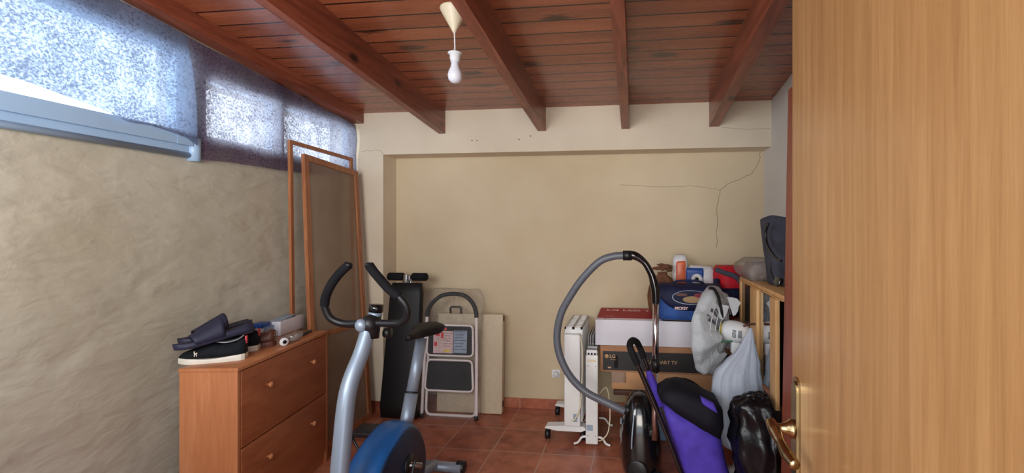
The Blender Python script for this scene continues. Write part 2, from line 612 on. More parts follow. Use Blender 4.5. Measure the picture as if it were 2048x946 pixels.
def part(name, mb, mat, parent=None, label=None, keep=False, subsurf=0, solid=0.0):
    """links the collected mesh as one object; its vertices are world coordinates"""
    bm = mb.bm
    bmesh.ops.recalc_face_normals(bm, faces=list(bm.faces))
    if parent is not None:
        bm.transform(mat_of(parent).inverted())
    me = bpy.data.meshes.new(name)
    bm.to_mesh(me); bm.free()
    me.materials.append(MT[mat] if isinstance(mat, str) else mat)
    o = bpy.data.objects.new(name, me)
    COL.objects.link(o)
    if parent is not None: o.parent = parent
    if label: o['label'] = label
    if solid:
        md = o.modifiers.new('thickness', 'SOLIDIFY'); md.thickness = solid; md.offset = 0
    if subsurf:
        md = o.modifiers.new('smooth', 'SUBSURF'); md.levels = subsurf; md.render_levels = subsurf
    return o


def single(name, mb, mat, label, cat, group=None, **kw):
    o = part(name, mb, mat, None, **kw)
    # origin at the base centre
    me = o.data
    xs = [v.co for v in me.vertices]
    c = Vector((sum(v.x for v in xs) / len(xs), sum(v.y for v in xs) / len(xs), min(v.z for v in xs)))
    me.transform(Matrix.Translation(-c)); o.location = c
    o['label'] = label; o['category'] = cat
    if group: o['group'] = group
    return o


def struct(name, mb, mat, **kw):
    o = part(name, mb, mat, None, **kw)
    o['kind'] = 'structure'
    return o


def text(name, s, size, mat, parent, org, ux, uy, bold=0.0, depth=0.0004, align='LEFT'):
    cu = bpy.data.curves.new(name, 'FONT')
    cu.body = s; cu.size = size; cu.extrude = depth; cu.offset = bold; cu.align_x = align
    tmp = bpy.data.objects.new(name, cu)
    COL.objects.link(tmp)
    bpy.context.view_layer.update()
    me = bpy.data.meshes.new_from_object(tmp.evaluated_get(bpy.context.evaluated_depsgraph_get()))
    bpy.data.objects.remove(tmp); bpy.data.curves.remove(cu)
    ux = Vector(ux).normalized(); uy = Vector(uy).normalized(); uz = ux.cross(uy)
    m = Matrix((ux, uy, uz)).transposed().to_4x4()
    m.translation = Vector(org)
    me.transform(m)
    if parent: me.transform(mat_of(parent).inverted())
    me.name = name
    me.materials.clear(); me.materials.append(MT[mat])
    o = bpy.data.objects.new(name, me)
    COL.objects.link(o)
    o.parent = parent
    return o


# ---------------------------------------------------------------- room shell
XL, XR = -2.047, 0.887
YF, YB = 3.07, 3.25          # face of the pilaster and lintel; face of the recess
YN = 0.08                    # inner face of the wall with the doorway
SL = 0.1                     # roof slope


def zc(y): return 2.16 + SL * (YF - y)


m = MB().box((XL - .3, -0.9, -0.1), (XR + .3, YB + 0.2, 0))
struct('floor', m, 'tiles')

m = MB()
m.add([(XL - .25, -0.1, zc(-0.1)), (XR + .25, -0.1, zc(-0.1)), (XR + .25, YB + .15, zc(YB + .15)), (XL - .25, YB + .15, zc(YB + .15)),
       (XL - .25, -0.1, zc(-0.1) + .08), (XR + .25, -0.1, zc(-0.1) + .08), (XR + .25, YB + .15, zc(YB + .15) + .08), (XL - .25, YB + .15, zc(YB + .15) + .08)],
      [(3, 2, 1, 0), (4, 5, 6, 7), (0, 1, 5, 4), (1, 2, 6, 5), (2, 3, 7, 6), (3, 0, 4, 7)])
struct('ceiling', m, 'ceil')

# back wall with shallow recess: recess face, pilaster at left, lintel above
m = MB()
m.box((XL - .1, YB, 0), (XR + .1, YB + .15, 2.2))
wb = struct('wall_back', m, 'back')
m = MB()
m.box((XL - .05, YF, 1.856), (XR + .02, YB + .001, 2.2))
m.box((XL - .05, YF, 0), (-1.812, YB + .001, 1.8562))
struct('trim_1', m, 'lintel')

# left wall: solid below the windows, piers between the openings
WZ0, WZ1 = 1.765, 2.035
m = MB()
WT = 0.16
m.box((XL - WT, -0.1, 0), (XL, YB, 1.76))
m.box((XL - WT, 1.84, 1.76), (XL, 1.936, 2.42))
m.box((XL - WT, 2.353, 1.76), (XL, 2.42, 2.42))
m.box((XL - WT, 3.036, 1.76), (XL, YB, 2.42))
m.box((XL - WT, 1.936, 2.04), (XL, 3.036, 2.42))
m.box((XL - WT, -0.1, 2.14), (XL, 1.84, 2.5))
m.box((XL - WT, -0.1, 1.76), (XL, 0.25, 2.14))
struct('wall_left', m, 'left')
struct('wall_right', MB().box((XR, -0.1, 0), (XR + .14, YB, 2.5)), 'right')
# wall with the doorway the room is seen through
m = MB()
m.box((XL, -0.06, 0), (-0.44, YN, 1.1))
m.box((XL, -0.06, 2.1), (-0.44, YN, 2.5))
m.box((XL, -0.06, 1.1), (-1.7, YN, 2.1))  # unseen opening left here is added to hold the fill lamp
m.box((-0.7, -0.06, 1.1), (-0.44, YN, 2.1))
m.box((0.385, -0.06, 0), (XR, YN, 2.5))
m.box((-0.44, -0.06, 2.06), (0.385, YN, 2.5))
struct('wall_front', m, 'right')

# windows: frame, glass
def window(i, y0, y1, z0, z1, mid=None):
    f = 0.035
    m = MB()
    xa, xb = XL - .06, XL - .012
    m.box((xa, y0, z0), (xb, y1, z0 + f)); m.box((xa, y0, z1 - f), (xb, y1, z1))
    m.box((xa, y0, z0 + f), (xb, y0 + f, z1 - f)); m.box((xa, y1 - f, z0 + f), (xb, y1, z1 - f))
    if mid: m.box((xa, mid - f / 2, z0 + f), (xb, mid + f / 2, z1 - f))
    o = struct('window_%d' % i, m, 'pvc')
    part('pane', MB().box((XL - .04, y0 + f, z0 + f), (XL - .035, y1 - f, z1 - f)), 'pane', o)
    return o


window(1, 0.25, 1.84, 1.727, 2.14, 0.95)
window(2, 1.90, 2.385, 1.73, 2.07)
window(3, 2.385, 3.07, 1.73, 2.07)

# skirting of the same terracotta
struct('baseboard_back', MB().box((-1.812, YB - .009, 0), (XR, YB, 0.07)).box((XL, YF - .009, 0), (-1.812, YF, 0.07))
       .box((-1.812, YF, 0), (-1.803, YB, 0.07)), 'skirt')
struct('baseboard_left', MB().box((XL, YN, 0), (XL + .009, YF - .01, 0.07)), 'redwood')

# cracks and drill holes in the plaster
def crack(pts, Y, r=0.0016, jit=5):
    q = []
    for a, b in zip(pts[:-1], pts[1:]):
        for k in range(6):
            t = k / 6
            q.append(onY(a[0] * (1 - t) + b[0] * t + random.uniform(-1, 1) * 1.2, a[1] * (1 - t) + b[1] * t + random.uniform(-1, 1) * 1.0, Y))
    q.append(onY(*pts[-1], Y))
    part('crack', MB().tube(q, r, 5, False), 'crackm', wb)


crack([(1521, 302), (1518, 325), (1502, 348), (1480, 358), (1456, 368), (1441, 380), (1435, 410), (1433, 495)], YB)
crack([(1441, 380), (1415, 376), (1380, 372), (1330, 374), (1240, 370)], YB, 0.001)
crack([(1445, 255), (1480, 258), (1541, 257)], YF, 0.0009)
crack([(722, 302), (760, 301), (766, 308)], YF, 0.0009)
m = MB()
for x, y in [(944, 281), (954, 281), (1038, 279), (1061, 272)]:
    p = onY(x, y, YF); m.cyl(p + Vector((0, .002, 0)), p - Vector((0, .0008, 0)), 0.004, 10)
part('drill_hole', m, 'dark', wb)['kind'] = 'stuff'

# beams
for i, (x0, x1) in enumerate([(-1.389, -1.342), (-0.669, -0.614), (-0.091, -0.038), (0.489, 0.552)]):
    m = MB()
    a, b = YN, YF
    zb = 0.164
    m.add([(x0, a, zc(a) - zb), (x1, a, zc(a) - zb), (x1, b, zc(b) - zb), (x0, b, zc(b) - zb),
           (x0, a, zc(a)), (x1, a, zc(a)), (x1, b, zc(b)), (x0, b, zc(b))],
          [(3, 2, 1, 0), (4, 5, 6, 7), (0, 1, 5, 4), (1, 2, 6, 5), (2, 3, 7, 6), (3, 0, 4, 7)])
    struct('trim_%d' % (i + 2), m, 'beam')
m = MB()
a, b = YN, YF
x0, x1, zb = XL, -1.962, 0.075
m.add([(x0, a, zc(a) - zb), (x1, a, zc(a) - zb), (x1, b, zc(b) - zb), (x0, b, zc(b) - zb),
       (x0, a, zc(a)), (x1, a, zc(a)), (x1, b, zc(b)), (x0, b, zc(b))],
      [(3, 2, 1, 0), (4, 5, 6, 7), (0, 1, 5, 4), (1, 2, 6, 5), (2, 3, 7, 6), (3, 0, 4, 7)])
struct('trim_6', m, 'beam')

# blue-grey plastic sill with its track below the near window
t = thing('window_sill', 'blue-grey plastic window sill rail with a rounded lower lip along the plaster wall', 'window sill', (XL, 1.0, 1.64))
part('upper_rail', MB().prism([(XL, 1.695), (XL + .035, 1.695), (XL + .035, 1.757), (XL, 1.762)], 'y', 0.25, 1.765), 'pvc', t)
part('lower_track', MB().box((XL, 0.25, 1.655), (XL + .018, 1.835, 1.70)), 'pvc', t)
part('lip', MB().tube([(XL + .014, 0.25, 1.652), (XL + .014, 1.84, 1.652)], 0.014, 14, False), 'pvc', t)
part('joint_cover', MB().prism([(XL, 1.694), (XL + .037, 1.694), (XL + .037, 1.752), (XL, 1.757)], 'y', 1.767, 1.84), 'pvc', t)
part('end_cap', MB().tube([(XL + .016, 1.862, 1.628), (XL + .016, 1.862, 1.735)], 0.026, 18, False), 'pvc', t)


# window cloths
def cloth(name, ys, top, bot, x0, label, mat, amp=0.008, seed=0.0, n=48, rows=16, xoff=None):
    m = MB()
    rings = []
    ya, yb = ys
    for i in range(n + 1):
        u = i / n
        col = []
        for j in range(rows + 1):
            v = j / rows
            yt, zt = top(u); ybm, zbm = bot(u)
            y = yt * (1 - v) + ybm * v; z = zt * (1 - v) + zbm * v
            q = Vector((y * 4 + seed, z * 5, seed))
            x = x0 + amp * mnoise.noise(q) + amp * 0.5 * math.sin(y * 23 + 3 * v + seed)
            if xoff: x += xoff(u, v)
            col.append(Vector((x, y, z)))
        rings.append(col)
    m.loft(rings, False, False)
    return single(name, m, mat, label, 'curtain', 'cloths hung over the high windows', solid=0.0)


def interp(pts):
    def f(u):
        t = u * (len(pts) - 1); i = min(int(t), len(pts) - 2); t -= i
        return (pts[i][0] * (1 - t) + pts[i + 1][0] * t, pts[i][1] * (1 - t) + pts[i + 1][1] * t)
    return f


XC = XL + 0.03
bt = [(0, 150), (60, 168), (130, 192), (200, 218), (252, 243), (300, 250), (335, 262), (368, 275), (392, 292)]
bpts = [(0.3, 1.80), (0.6, 1.81), (0.9, 1.82)] + [tuple(onX(x, y, XC + .012)[1:]) for x, y in bt]
tpts = [(0.3, 2.30), (0.9, 2.27), (1.25, 2.25), (1.5, 2.215), (1.7, 2.195), (1.80, 2.188)]
cloth('window_cloth', (0.3, 1.9), interp(tpts), interp(bpts), XC + .016,
      'gauzy pale violet cloth over the large near window, sagging open at its lower left', 'veil1', 0.010, 1.3, 70, 24,
      lambda u, v: 0.02 * max(0, u - .85) * 6 * math.sin(v * 3))
b2 = [(388, 318), (430, 322), (470, 326), (520, 334), (560, 340), (600, 346), (660, 350), (703, 352)]
cloth('window_cloth', (1.8, 3.06), interp([(1.80, 2.188), (2.1, 2.165), (2.4, 2.135), (2.7, 2.105), (3.055, 2.075)]),
      interp([tuple(onX(x, y, XC + .003)[1:]) for x, y in b2[:-1]] + [(3.06, 1.715)]), XC,
      'dark purple cloth hung over the two small far windows', 'veil2', 0.007, 4.1, 60, 14,
      lambda u, v: 0.014 * math.sin(PI * min(1, v * 1.6)) * (0.5 + 0.5 * math.sin(u * 9)))

# ---------------------------------------------------------------- pendant lamp
lp = Vector((-0.783, 1.885, 0))
zt = zc(1.885)
t = thing('ceiling_lamp', 'bare bulb pendant with ivory cone canopy hanging from the board ceiling', 'lamp', (lp.x, lp.y, zt))
part('canopy', MB().lathe([(0.060, 0.0), (0.061, 0.006), (0.058, 0.014), (0.010, 0.098), (0.006, 0.106)], (lp.x, lp.y, zt - .002), (0, .0, -1)), 'ivory', t)
part('cord', MB().tube([(lp.x, lp.y, zt - .09), (lp.x + .002, lp.y, zt - .15), (lp.x + .003, lp.y, zt - .185)], 0.0032, 8), 'whitep', t)
sp = (lp.x + .003, lp.y, zt - .18)
part('socket', MB().lathe([(0.006, 0), (0.008, .012), (0.030, .016), (0.031, .020), (0.022, .022), (0.022, .044), (0.0195, .046), (0.0195, .056)], sp, (0, 0, -1)), 'whitep', t)
part('bulb', MB().lathe([(0.016, 0), (0.017, .018), (0.022, .032), (0.029, .048), (0.031, .062), (0.028, .078), (0.018, .090), (0.004, .094)], (sp[0], sp[1], sp[2] - .054), (0, 0, -1)), 'bulb', t)

# ---------------------------------------------------------------- open door, near right
DX = 0.298
dr = struct('door_1', MB().box((DX, 0.085, 0.012), (DX + .035, 0.900, 2.035), bev=0.0015), 'oak')
pm = MB()
hy = 0.878
def stadium(cy, cz, w_, h_, n=12):
    r = w_ / 2
    pts = [(cy + r * math.cos(a), cz + h_ / 2 - r + r * 1.35 * math.sin(a)) for a in [PI * k / n for k in range(n + 1)]]
    pts += [(cy + r * math.cos(a), cz - h_ / 2 + r + r * 1.35 * math.sin(a)) for a in [PI + PI * k / n for k in range(n + 1)]]
    return pts
pz = 0.915
pm.prism(stadium(hy - .006, pz, .036, .235), 'x', DX - .004, DX)
pm.prism(stadium(hy - .006, pz, .026, .222), 'x', DX - .007, DX - .004)
hd = part('handle_plate', pm, 'brass', dr, 'brass back plate')
nk = Vector((DX, hy - .004, 0.942))
lv = MB().lathe([(0.017, 0), (0.017, .006), (0.012, .012), (0.0085, .022), (0.0085, .028), (0.011, .032), (0.011, .042), (0.006, .046)], nk - Vector((.006, 0, 0)), (-1, 0, 0), 20)
part('lever_neck', lv, 'brass', dr, 'brass lever neck')
lv = MB().tube([nk + Vector((-.044, .012, .006)), nk + Vector((-.043, -.008, .0)), nk + Vector((-.040, -.035, -.012)), nk + Vector((-.036, -.062, -.022)), nk + Vector((-.032, -.085, -.026))],
               0.01, 14, True, [0.009, 0.0115, 0.008, 0.0115, 0.009])
part('door_handle', lv, 'brass', dr, 'curved brass lever')
kh = MB().cyl((DX - .009, hy - .006, 0.865), (DX - .006, hy - .006, 0.865), 0.007, 14)
part('keyhole', kh, 'dark', dr)

# reddish board standing behind the door
t = MB()
bx0 = 0.552
rot = Matrix.Rotation(R(1.1), 3, 'Y')
t.box((0, 0, 0), (0.03, 0.68, 1.862), Matrix.Translation((0.566, 1.175, 0.0)) @ Matrix.Rotation(R(1.0), 4, 'Y'), 0.002)
single('wooden_board', t, 'redwood', 'tall reddish brown wooden board standing upright between the open door and the mirrored cabinet', 'board')


# ---------------------------------------------------------------- chest (shoe cabinet)
CH = 0.74
cN = onZ(475, 736, CH); cF = onZ(655, 661, CH); cW = onZ(368, 738, CH)
fd = (cF - cN); L = fd.length; fd.normalize()          # along the front, away from the viewer
rd = Vector((fd.y, -fd.x, 0))                          # out of the front, into the room
D = 0.235
rotz = math.atan2(fd.y, fd.x)
CM = Matrix.Translation(Vector((cN.x, cN.y, 0))) @ Matrix.Rotation(rotz, 4, 'Z')   # local x along front, y towards the wall


def cl(x, y, z): return CM @ Vector((x, y, z))


t = thing('shoe_cabinet', 'narrow beech laminate shoe cabinet with two tilting fronts and wooden knobs against the left wall', 'cabinet', (cN.x, cN.y, 0))
part('carcass', MB().box((0, 0.0, 0), (0.018, D, CH - .016), CM, .001).box((L - .018, 0.0, 0), (L, D, CH - .016), CM, .001)
     .box((0.018, D - .008, 0.02), (L - .018, D - .002, CH - .016), CM).box((0.018, 0.015, 0.07), (L - .018, D - .008, 0.085), CM), 'beech', t)
part('top', MB().box((-0.004, -0.004, CH - .016), (L + .004, D, CH), CM, .0015), 'beech', t)
part('plinth', MB().box((0.018, 0.012, 0.0), (L - .018, 0.026, 0.07), CM), 'drawerwood', t)
for z0, z1 in ((0.075, 0.392), (0.398, 0.70)):
    z1 += 0.02 if z1 > .5 else 0
    d = part('door', MB().box((0.02, -0.002, z0), (L - .02, 0.014, z1), CM, .0015), 'drawerwood', t)
    for fx in (0.26, 0.76):
        part('knob', MB().lathe([(0.006, 0), (0.005, .008), (0.012, .014), (0.013, .020), (0.008, .025)], cl(L * fx, -.002, z0 + (z1 - z0) * .66), -(CM.to_3x3() @ Vector((0, 1, 0))), 14), 'beech', d)


# things on the cabinet -------------------------------------------------
def shoe_mesh(Ls, W, H, mtx, kind):
    """lofted sneaker: x from heel (0) to toe (Ls)"""
    up = MB(); sole = MB(); band = MB()
    N = 22
    secs = []; sols = []
    for i in range(N + 1):
        u = i / N
        x = u * Ls
        wd = W / 2 * (0.74 + 0.26 * math.sin(PI * min(1, u * 0.9 + .06))) * (1 - max(0, (u - .80) / .20) ** 2.2 * .62) * (1 - max(0, (.08 - u) / .08) ** 2 * .4)
        ht = H * (1.0 if u < .10 else (0.80 + .06 * math.cos((u - .1) * 9) if u < .45 else 0.84 - (u - .45) * 0.98))
        if u < .10: ht = H * (.92 + .08 * u / .1)
        ht = max(ht, H * .33) * (1 - .35 * max(0, (u - .93) / .07) ** 2) + (.012 if u > .6 else .012 * max(0, (u - .45) / .15))
        ring = []
        for k in range(13):
            a = PI * k / 12
            ring.append(Vector((x, wd * math.cos(a) * (1 - .22 * math.sin(a)), 0.022 + (ht - .022) * math.sin(a) ** .62)))
        secs.append(ring)
        sw = wd + .005
        h0 = 0.004 * max(0, (u - .8) / .2)
        th = .020 + .004 * math.cos(u * 6.3)
        sols.append([Vector((x, -sw, h0)), Vector((x, sw, h0)), Vector((x, sw + .001, th * .6)), Vector((x, sw - .003, th)), Vector((x, -sw + .003, th)), Vector((x, -sw - .001, th * .6))])
    up.loft(secs, True, True); sole.loft(sols, True, True, False)
    up.bm.transform(mtx); sole.bm.transform(mtx)
    return up, sole


def sneaker(name, label, mtx):
    b = mtx.translation
    t = thing(name, label, 'shoe', tuple(b), 'black sneakers on the cabinet')
    mtx = mtx @ Matrix.Diagonal((.83, .83, 1.08, 1))
    up, sole = shoe_mesh(0.285, 0.098, 0.088, mtx, 0)
    part('upper', up, 'suede', t)
    part('sole', sole, 'sole', t, 'off-white sole')
    # collar opening with grey edge
    pts = [(0.012, 0, .094), (0.03, .030, .084), (0.075, .036, .076), (0.125, .026, .080), (0.15, 0, .084), (0.125, -.026, .080), (0.075, -.036, .076), (0.03, -.030, .084), (0.012, 0, .094)]
    part('collar', MB().tube([mtx @ Vector(p) for p in pts], .0032, 8), 'lining', t, 'pale grey collar edge')
    inn = MB().add([mtx @ Vector((x, y * .93, z + .001)) for x, y, z in pts[:-1]], [tuple(range(8))])
    part('footbed', inn, 'dark', t)
    m = MB()
    for k in range(5):
        x = .155 + k * .013
        m.tube([mtx @ Vector((x, -.022, .078 - k * .007)), mtx @ Vector((x + .002, 0, .083 - k * .007)), mtx @ Vector((x, .022, .078 - k * .007))], .0026, 6)
    part('laces', m, 'suede', t)
    part('heel_tab', MB().box((-.004, -.011, .062), (.004, .011, .092), mtx, .001), 'redink', t, 'red and white heel tab')
    # small white rider-like emblem on the outer toe side
    e = MB()
    for (dx, dz, w_, h_) in [(0, 0, .010, .006), (.004, .007, .005, .008), (-.005, -.006, .003, .008), (.004, -.006, .003, .009), (-.006, .003, .005, .004)]:
        e.obox((0.205 + dx, 0, .040 + dz), (w_, .0015, h_))
    for sd in (-1, 1):
        pass
    e.bend(lambda c: mtx @ Vector((c[0], .0455 + c[1], c[2])))
    part('emblem', e, 'sole', t, 'small white horse-rider emblem')
    return t


def pose(p, yaw, pitch=0.0, roll=0.0):
    return Matrix.Translation(Vector(p)) @ Matrix.Rotation(yaw, 4, 'Z') @ Matrix.Rotation(pitch, 4, 'Y') @ Matrix.Rotation(roll, 4, 'X')



def onD(x, y, d):
    u = (x - 1164) / 900 * d
    return Vector((u * _c - d * _s, u * _s + d * _c, EYE - (y - 460) / 900 * d))


h1 = onZ(493, 716, CH); toe1 = onZ(364, 727, CH)
toe_ang = math.atan2(toe1.y - h1.y, toe1.x - h1.x)
up_ = Vector((0, 0, .0006))
sneaker('sneaker', 'black suede sneaker with small white emblem, front one of the pair on the cabinet', pose(h1 + up_, toe_ang))
h2 = onZ(520, 699, CH)
sneaker('sneaker', 'black sneaker half hidden behind the front one, red heel tab showing', pose(h2 + up_ + Vector((-.005, .0, 0)), toe_ang))


def slide(name, label, mtx):
    t = thing(name, label, 'sandal', tuple(mtx.translation), 'navy slides on the sneakers')
    N = 20; Ls = .275
    rings = []
    for i in range(N + 1):
        u = i / N; x = u * Ls
        wd = .046 * (0.80 + .2 * math.sin(PI * u * .95)) * (1 - max(0, (u - .82) / .18) ** 2 * .5) * (1 - max(0, (.1 - u) / .1) ** 2 * .45)
        z0 = 0.0 + .012 * max(0, (u - .75) / .25) ** 2
        th = .032 - .010 * u
        rings.append([Vector((x, -wd, z0 + .003)), Vector((x, -wd * .85, z0)), Vector((x, wd * .85, z0)), Vector((x, wd, z0 + .003)),
                      Vector((x, wd * 1.02, z0 + th)), Vector((x, wd * .85, z0 + th + .003)), Vector((x, 0, z0 + th - .003)), Vector((x, -wd * .85, z0 + th + .003)), Vector((x, -wd * 1.02, z0 + th))])
    b = MB().loft(rings, True, True); b.bm.transform(mtx)
    part('footbed', b, 'slide', t)
    rings = []
    for i in range(11):
        u = i / 10; x = .11 + .10 * u
        h = .094 - .042 * u
        ring = []
        for k in range(13):
            a = PI * k / 12
            ring.append(Vector((x + .02 * math.sin(a) * (u - .5), .049 * math.cos(a), .014 + (h - .014) * math.sin(a) ** .7)))
        rings.append(ring)
    s_ = MB().loft(rings, False, False); s_.bm.transform(mtx)
    part('strap', s_, 'slide', t, solid=.006)
    return t


def slide_at(toe, heel, name, label, roll):
    d = toe - heel
    yaw = math.atan2(d.y, d.x); pitch = -math.atan2(d.z, math.hypot(d.x, d.y))
    return slide(name, label, Matrix.Translation(heel) @ Matrix.Rotation(yaw, 4, 'Z') @ Matrix.Rotation(pitch, 4, 'Y') @ Matrix.Rotation(roll, 4, 'X'))


slide_at(onD(351, 706, 1.86), onD(508, 660, 2.06), 'slide_sandal', 'navy foam slide lying sole down across the sneakers, front one of the two', 0.12)
slide_at(onD(374, 690, 1.97), onD(502, 652, 2.19), 'slide_sandal', 'navy foam slide lying behind the front one, its strap arched higher', 0.05)

# brown shoe behind
bt_m = pose(onZ(551, 690, CH) + up_, toe_ang + .05)
t = thing('brown_shoe', 'brown leather shoe behind the black sneakers on the cabinet', 'shoe', tuple(bt_m.translation))
up, sole = shoe_mesh(0.22, 0.074, 0.082, bt_m, 0)
part('upper', up, 'leather', t); part('sole', sole, 'leather', t)
m = MB()
for k in range(4):
    m.tube([bt_m @ Vector((-.002, -.03 + .001 * k, .03 + k * .012)), bt_m @ Vector((-.006, 0, .03 + k * .012)), bt_m @ Vector((-.002, .03, .03 + k * .012))], .0018, 6)
part('heel_stitching', m, 'textile', t)

# small blue and white carton with a blue tray
q0 = onZ(529, 679, CH); q1 = onZ(557, 673, CH)
ang = math.atan2(q1.y - q0.y, q1.x - q0.x); ln = (q1 - q0).length
bx = pose(q0 + up_, rotz)
t = thing('small_carton', 'small pale blue carton with a bright blue tray on top, behind the shoes', 'box', tuple(bx.translation))
part('box', MB().box((0, 0, 0), (.085, .060, .060), bx, .001), 'bluel', t)
part('lid', MB().box((-.010, .008, .060), (.060, .058, .082), bx, .003), 'blueink', t, 'bright blue lid')
part('label_strip', MB().box((-.0008, .004, .006), (.0, .056, .055), bx), 'cardw', t)
part('printed_band', MB().box((.006, -.0008, .010), (.080, .0, .050), bx), 'paperb', t)
# long white carton
q0 = onZ(561, 672, CH)
bx = pose(q0 + up_, rotz)
t = thing('long_carton', 'long white carton on the far end of the shoe cabinet', 'box', tuple(bx.translation))
part('box', MB().box((0.0, 0.0, 0), (.215, .085, .075), bx, .001), 'cardw', t)
part('flap', MB().box((.01, .01, .0755), (.17, .07, .0768), bx @ Matrix.Rotation(R(-3.5), 4, 'Y'), .0003), 'paperb', t)
part('round_print', MB().lathe([(.024, 0), (.024, .0006)], bx @ Vector((.165, .045, .0752)), (0, 0, 1), 24), 'greycloth', t)
# clear bag with castor wheel and fittings
bc = onZ(585, 684, CH) + Vector((0, 0, 0))
t = thing('fittings_bag', 'small clear plastic bag of white castor fittings on the cabinet front edge', 'bag', tuple(bc))
bm_ = MB().ball((0, 0, .022), (.085, .024, .024), 32, 16); bm_.jitter(.014, 34, 2)
bm_.bend(lambda c: pose(bc, rotz) @ Vector((c[0] + .01, c[1] + .008, max(.0008, c[2]))))
part('film', bm_, 'clear2', t)
vdir = (CM.to_3x3() @ Vector((-.55, -.83, 0))).normalized()
wh = onZ(568, 692, CH) + Vector((0, 0, .0205)) - vdir * .006
part('castor', MB().lathe([(.006, 0), (.019, .001), (.020, .004), (.020, .010), (.018, .012), (.006, .012)], wh, vdir, 20), 'white', t)
part('castor_hub', MB().lathe([(.009, 0), (.009, .0015)], wh + vdir * .0125, vdir, 16), 'dark', t)
bm4 = pose(bc, rotz)
for k, (a, b) in enumerate([((-.03, -.01, .035), (.02, .0, .008)), ((-.02, .0, .014), (.03, -.012, .010)), ((.02, .01, .020), (.06, .0, .03))]):
    part('fitting_rod', MB().cyl(bm4 @ Vector(a), bm4 @ Vector(b), .0045, 8), 'white', t)
bk = pose(onZ(612, 668, CH), rotz + .1)
m = MB().box((-.055, -.008, 0), (.055, .010, .012), bk, .004); m.jitter(.003, 40, 5)
single('black_pouch', m, 'black', 'flat black cable pouch between the clear bag and the long white carton', 'pouch')

# ---------------------------------------------------------------- leaning wooden frames
def lean_frame(name, label, TL, TR, BR, BL, wd, th, mids=(), gauze=None, z_fill=None, group=None):
    """frame through four corner points"""
    TL, TR, BR, BL = map(Vector, (TL, TR, BR, BL))
    t = thing(name, label, 'frame', tuple((BL + BR) / 2), group)
    nrm = (TR - TL).cross(BL - TL).normalized()
    if nrm.x < 0: nrm = -nrm

    def bar(a, b, w_, inward):
        d = (b - a).normalized(); sd = inward.normalized()
        vs = []
        for p in (a, b):
            for (i, j) in ((0, 0), (1, 0), (1, 1), (0, 1)):
                vs.append(p + sd * w_ * i - nrm * th * j)
        return MB().add(vs, [(0, 1, 2, 3), (7, 6, 5, 4), (0, 4, 5, 1), (1, 5, 6, 2), (2, 6, 7, 3), (3, 7, 4, 0)])
    ux = (TR - TL).normalized()
    dz = (BL - TL).normalized()
    part('stile', bar(TL, BL, wd, ux), 'frame', t)
    part('stile', bar(TR, BR, wd, -ux), 'frame', t)
    part('top_rail', bar(TL + ux * wd, TR - ux * wd, wd, dz), 'frame', t)
    part('bottom_rail', bar(BL + ux * wd, BR - ux * wd, wd, -dz), 'frame', t)
    for f in mids:
        a = TL.lerp(BL, f) + ux * wd; b = TR.lerp(BR, f) - ux * wd
        part('middle_rail', bar(a, b, wd * .8, dz), 'frame', t)
    if gauze:
        o = -nrm * th * .5
        u0 = TL + ux * wd * .9 + dz * wd * .9 + o; u1 = TR - ux * wd * .9 + dz * wd * .9 + o
        l0 = BL + ux * wd * .9 - dz * wd * .9 + o; l1 = BR - ux * wd * .9 - dz * wd * .9 + o
        part('screen', MB().quad(u0, u1, l1, l0), gauze, t, 'brown gauze screen')
    return t


lean_frame('empty_screen', 'slim empty pine frame leaning on the left wall behind the screened frame',
           onX(580, 279, -1.985), onX(706, 316, -1.985), (-1.955, 2.99, 0.0), (-1.955, 2.385, 0.0), 0.022, 0.016, group=None)
TLp = onX(609, 307, -1.935); TRp = onX(716, 343, -1.945)
BRp = Vector((-1.80, 3.0, 0.0)); BLp = Vector((-1.79, 2.505, 0.0))
BRp = onZ(744, 834, 0.0); 
BLp = BRp + Vector((0.0, -(TRp.y - TLp.y) - .03, 0))
lean_frame('gauze_screen', 'wider pine frame with brown gauze screen leaning in the back left corner',
           TLp, TRp, BRp, BLp, 0.036, 0.022, (0.605,), 'screen')

# ---------------------------------------------------------------- sit-up bench
b0 = onZ(757, 838); b1 = onZ(842, 838)
t = thing('situp_bench', 'black padded sit-up bench stood on end against the recess wall', 'exercise bench', (-1.61, 3.0, 0))
lean = Matrix.Translation((-1.612, 2.93, 0.0)) @ Matrix.Rotation(R(-5.6), 4, 'X')
m = MB()
rings = []
for k in range(13):
    z = .02 + .92 * k / 12
    hw = .137 - .022 * k / 12
    cxx = -.005 * (1 - k / 12) + .012 * k / 12
    sh = 1.0 if 0 < k < 12 else .93
    ring = []
    for (px_, py_) in [(-1, 0), (-.97, -.8), (-.9, -1), (.9, -1), (.97, -.8), (1, 0), (.97, .8), (.9, 1), (-.9, 1), (-.97, .8)]:
        ring.append(lean @ Vector((cxx + px_ * hw * sh, py_ * .028 * (1 if sh == 1 else .8), z)))
    rings.append(ring)
m.loft(rings, True, True)
part('pad', m, 'vinyl', t)
part('rail', MB().box((-.022, .029, 0.0), (.022, .06, .98), lean, .003), 'steel', t)
part('roller_bracket', MB().box((-.014, -.022, .93), (.014, .012, 1.0), lean, .003).box((.016, -.015, .955), (.034, .005, .99), lean, .002), 'steel', t)
ax = lean @ Vector((0.012, -.004, .983))
for sgn in (-1, 1):
    a = ax + Vector((sgn * (.035 if sgn > 0 else .028), 0, 0)); b = ax + Vector((sgn * .145, 0, 0))
    part('foam_roller', MB().tube([a, a + (b - a) * .06, a + (b - a) * .94, b], .027, 20, False, [.022, .028, .028, .021]), 'foam', t)
part('axle', MB().cyl(ax - Vector((.14, 0, 0)), ax + Vector((.14, 0, 0)), .009, 10), 'black', t)
part('foot', MB().box((-.12, .02, 0), (.10, .07, .035), Matrix.Translation((-1.605, 2.96, 0)), .008), 'black', t)

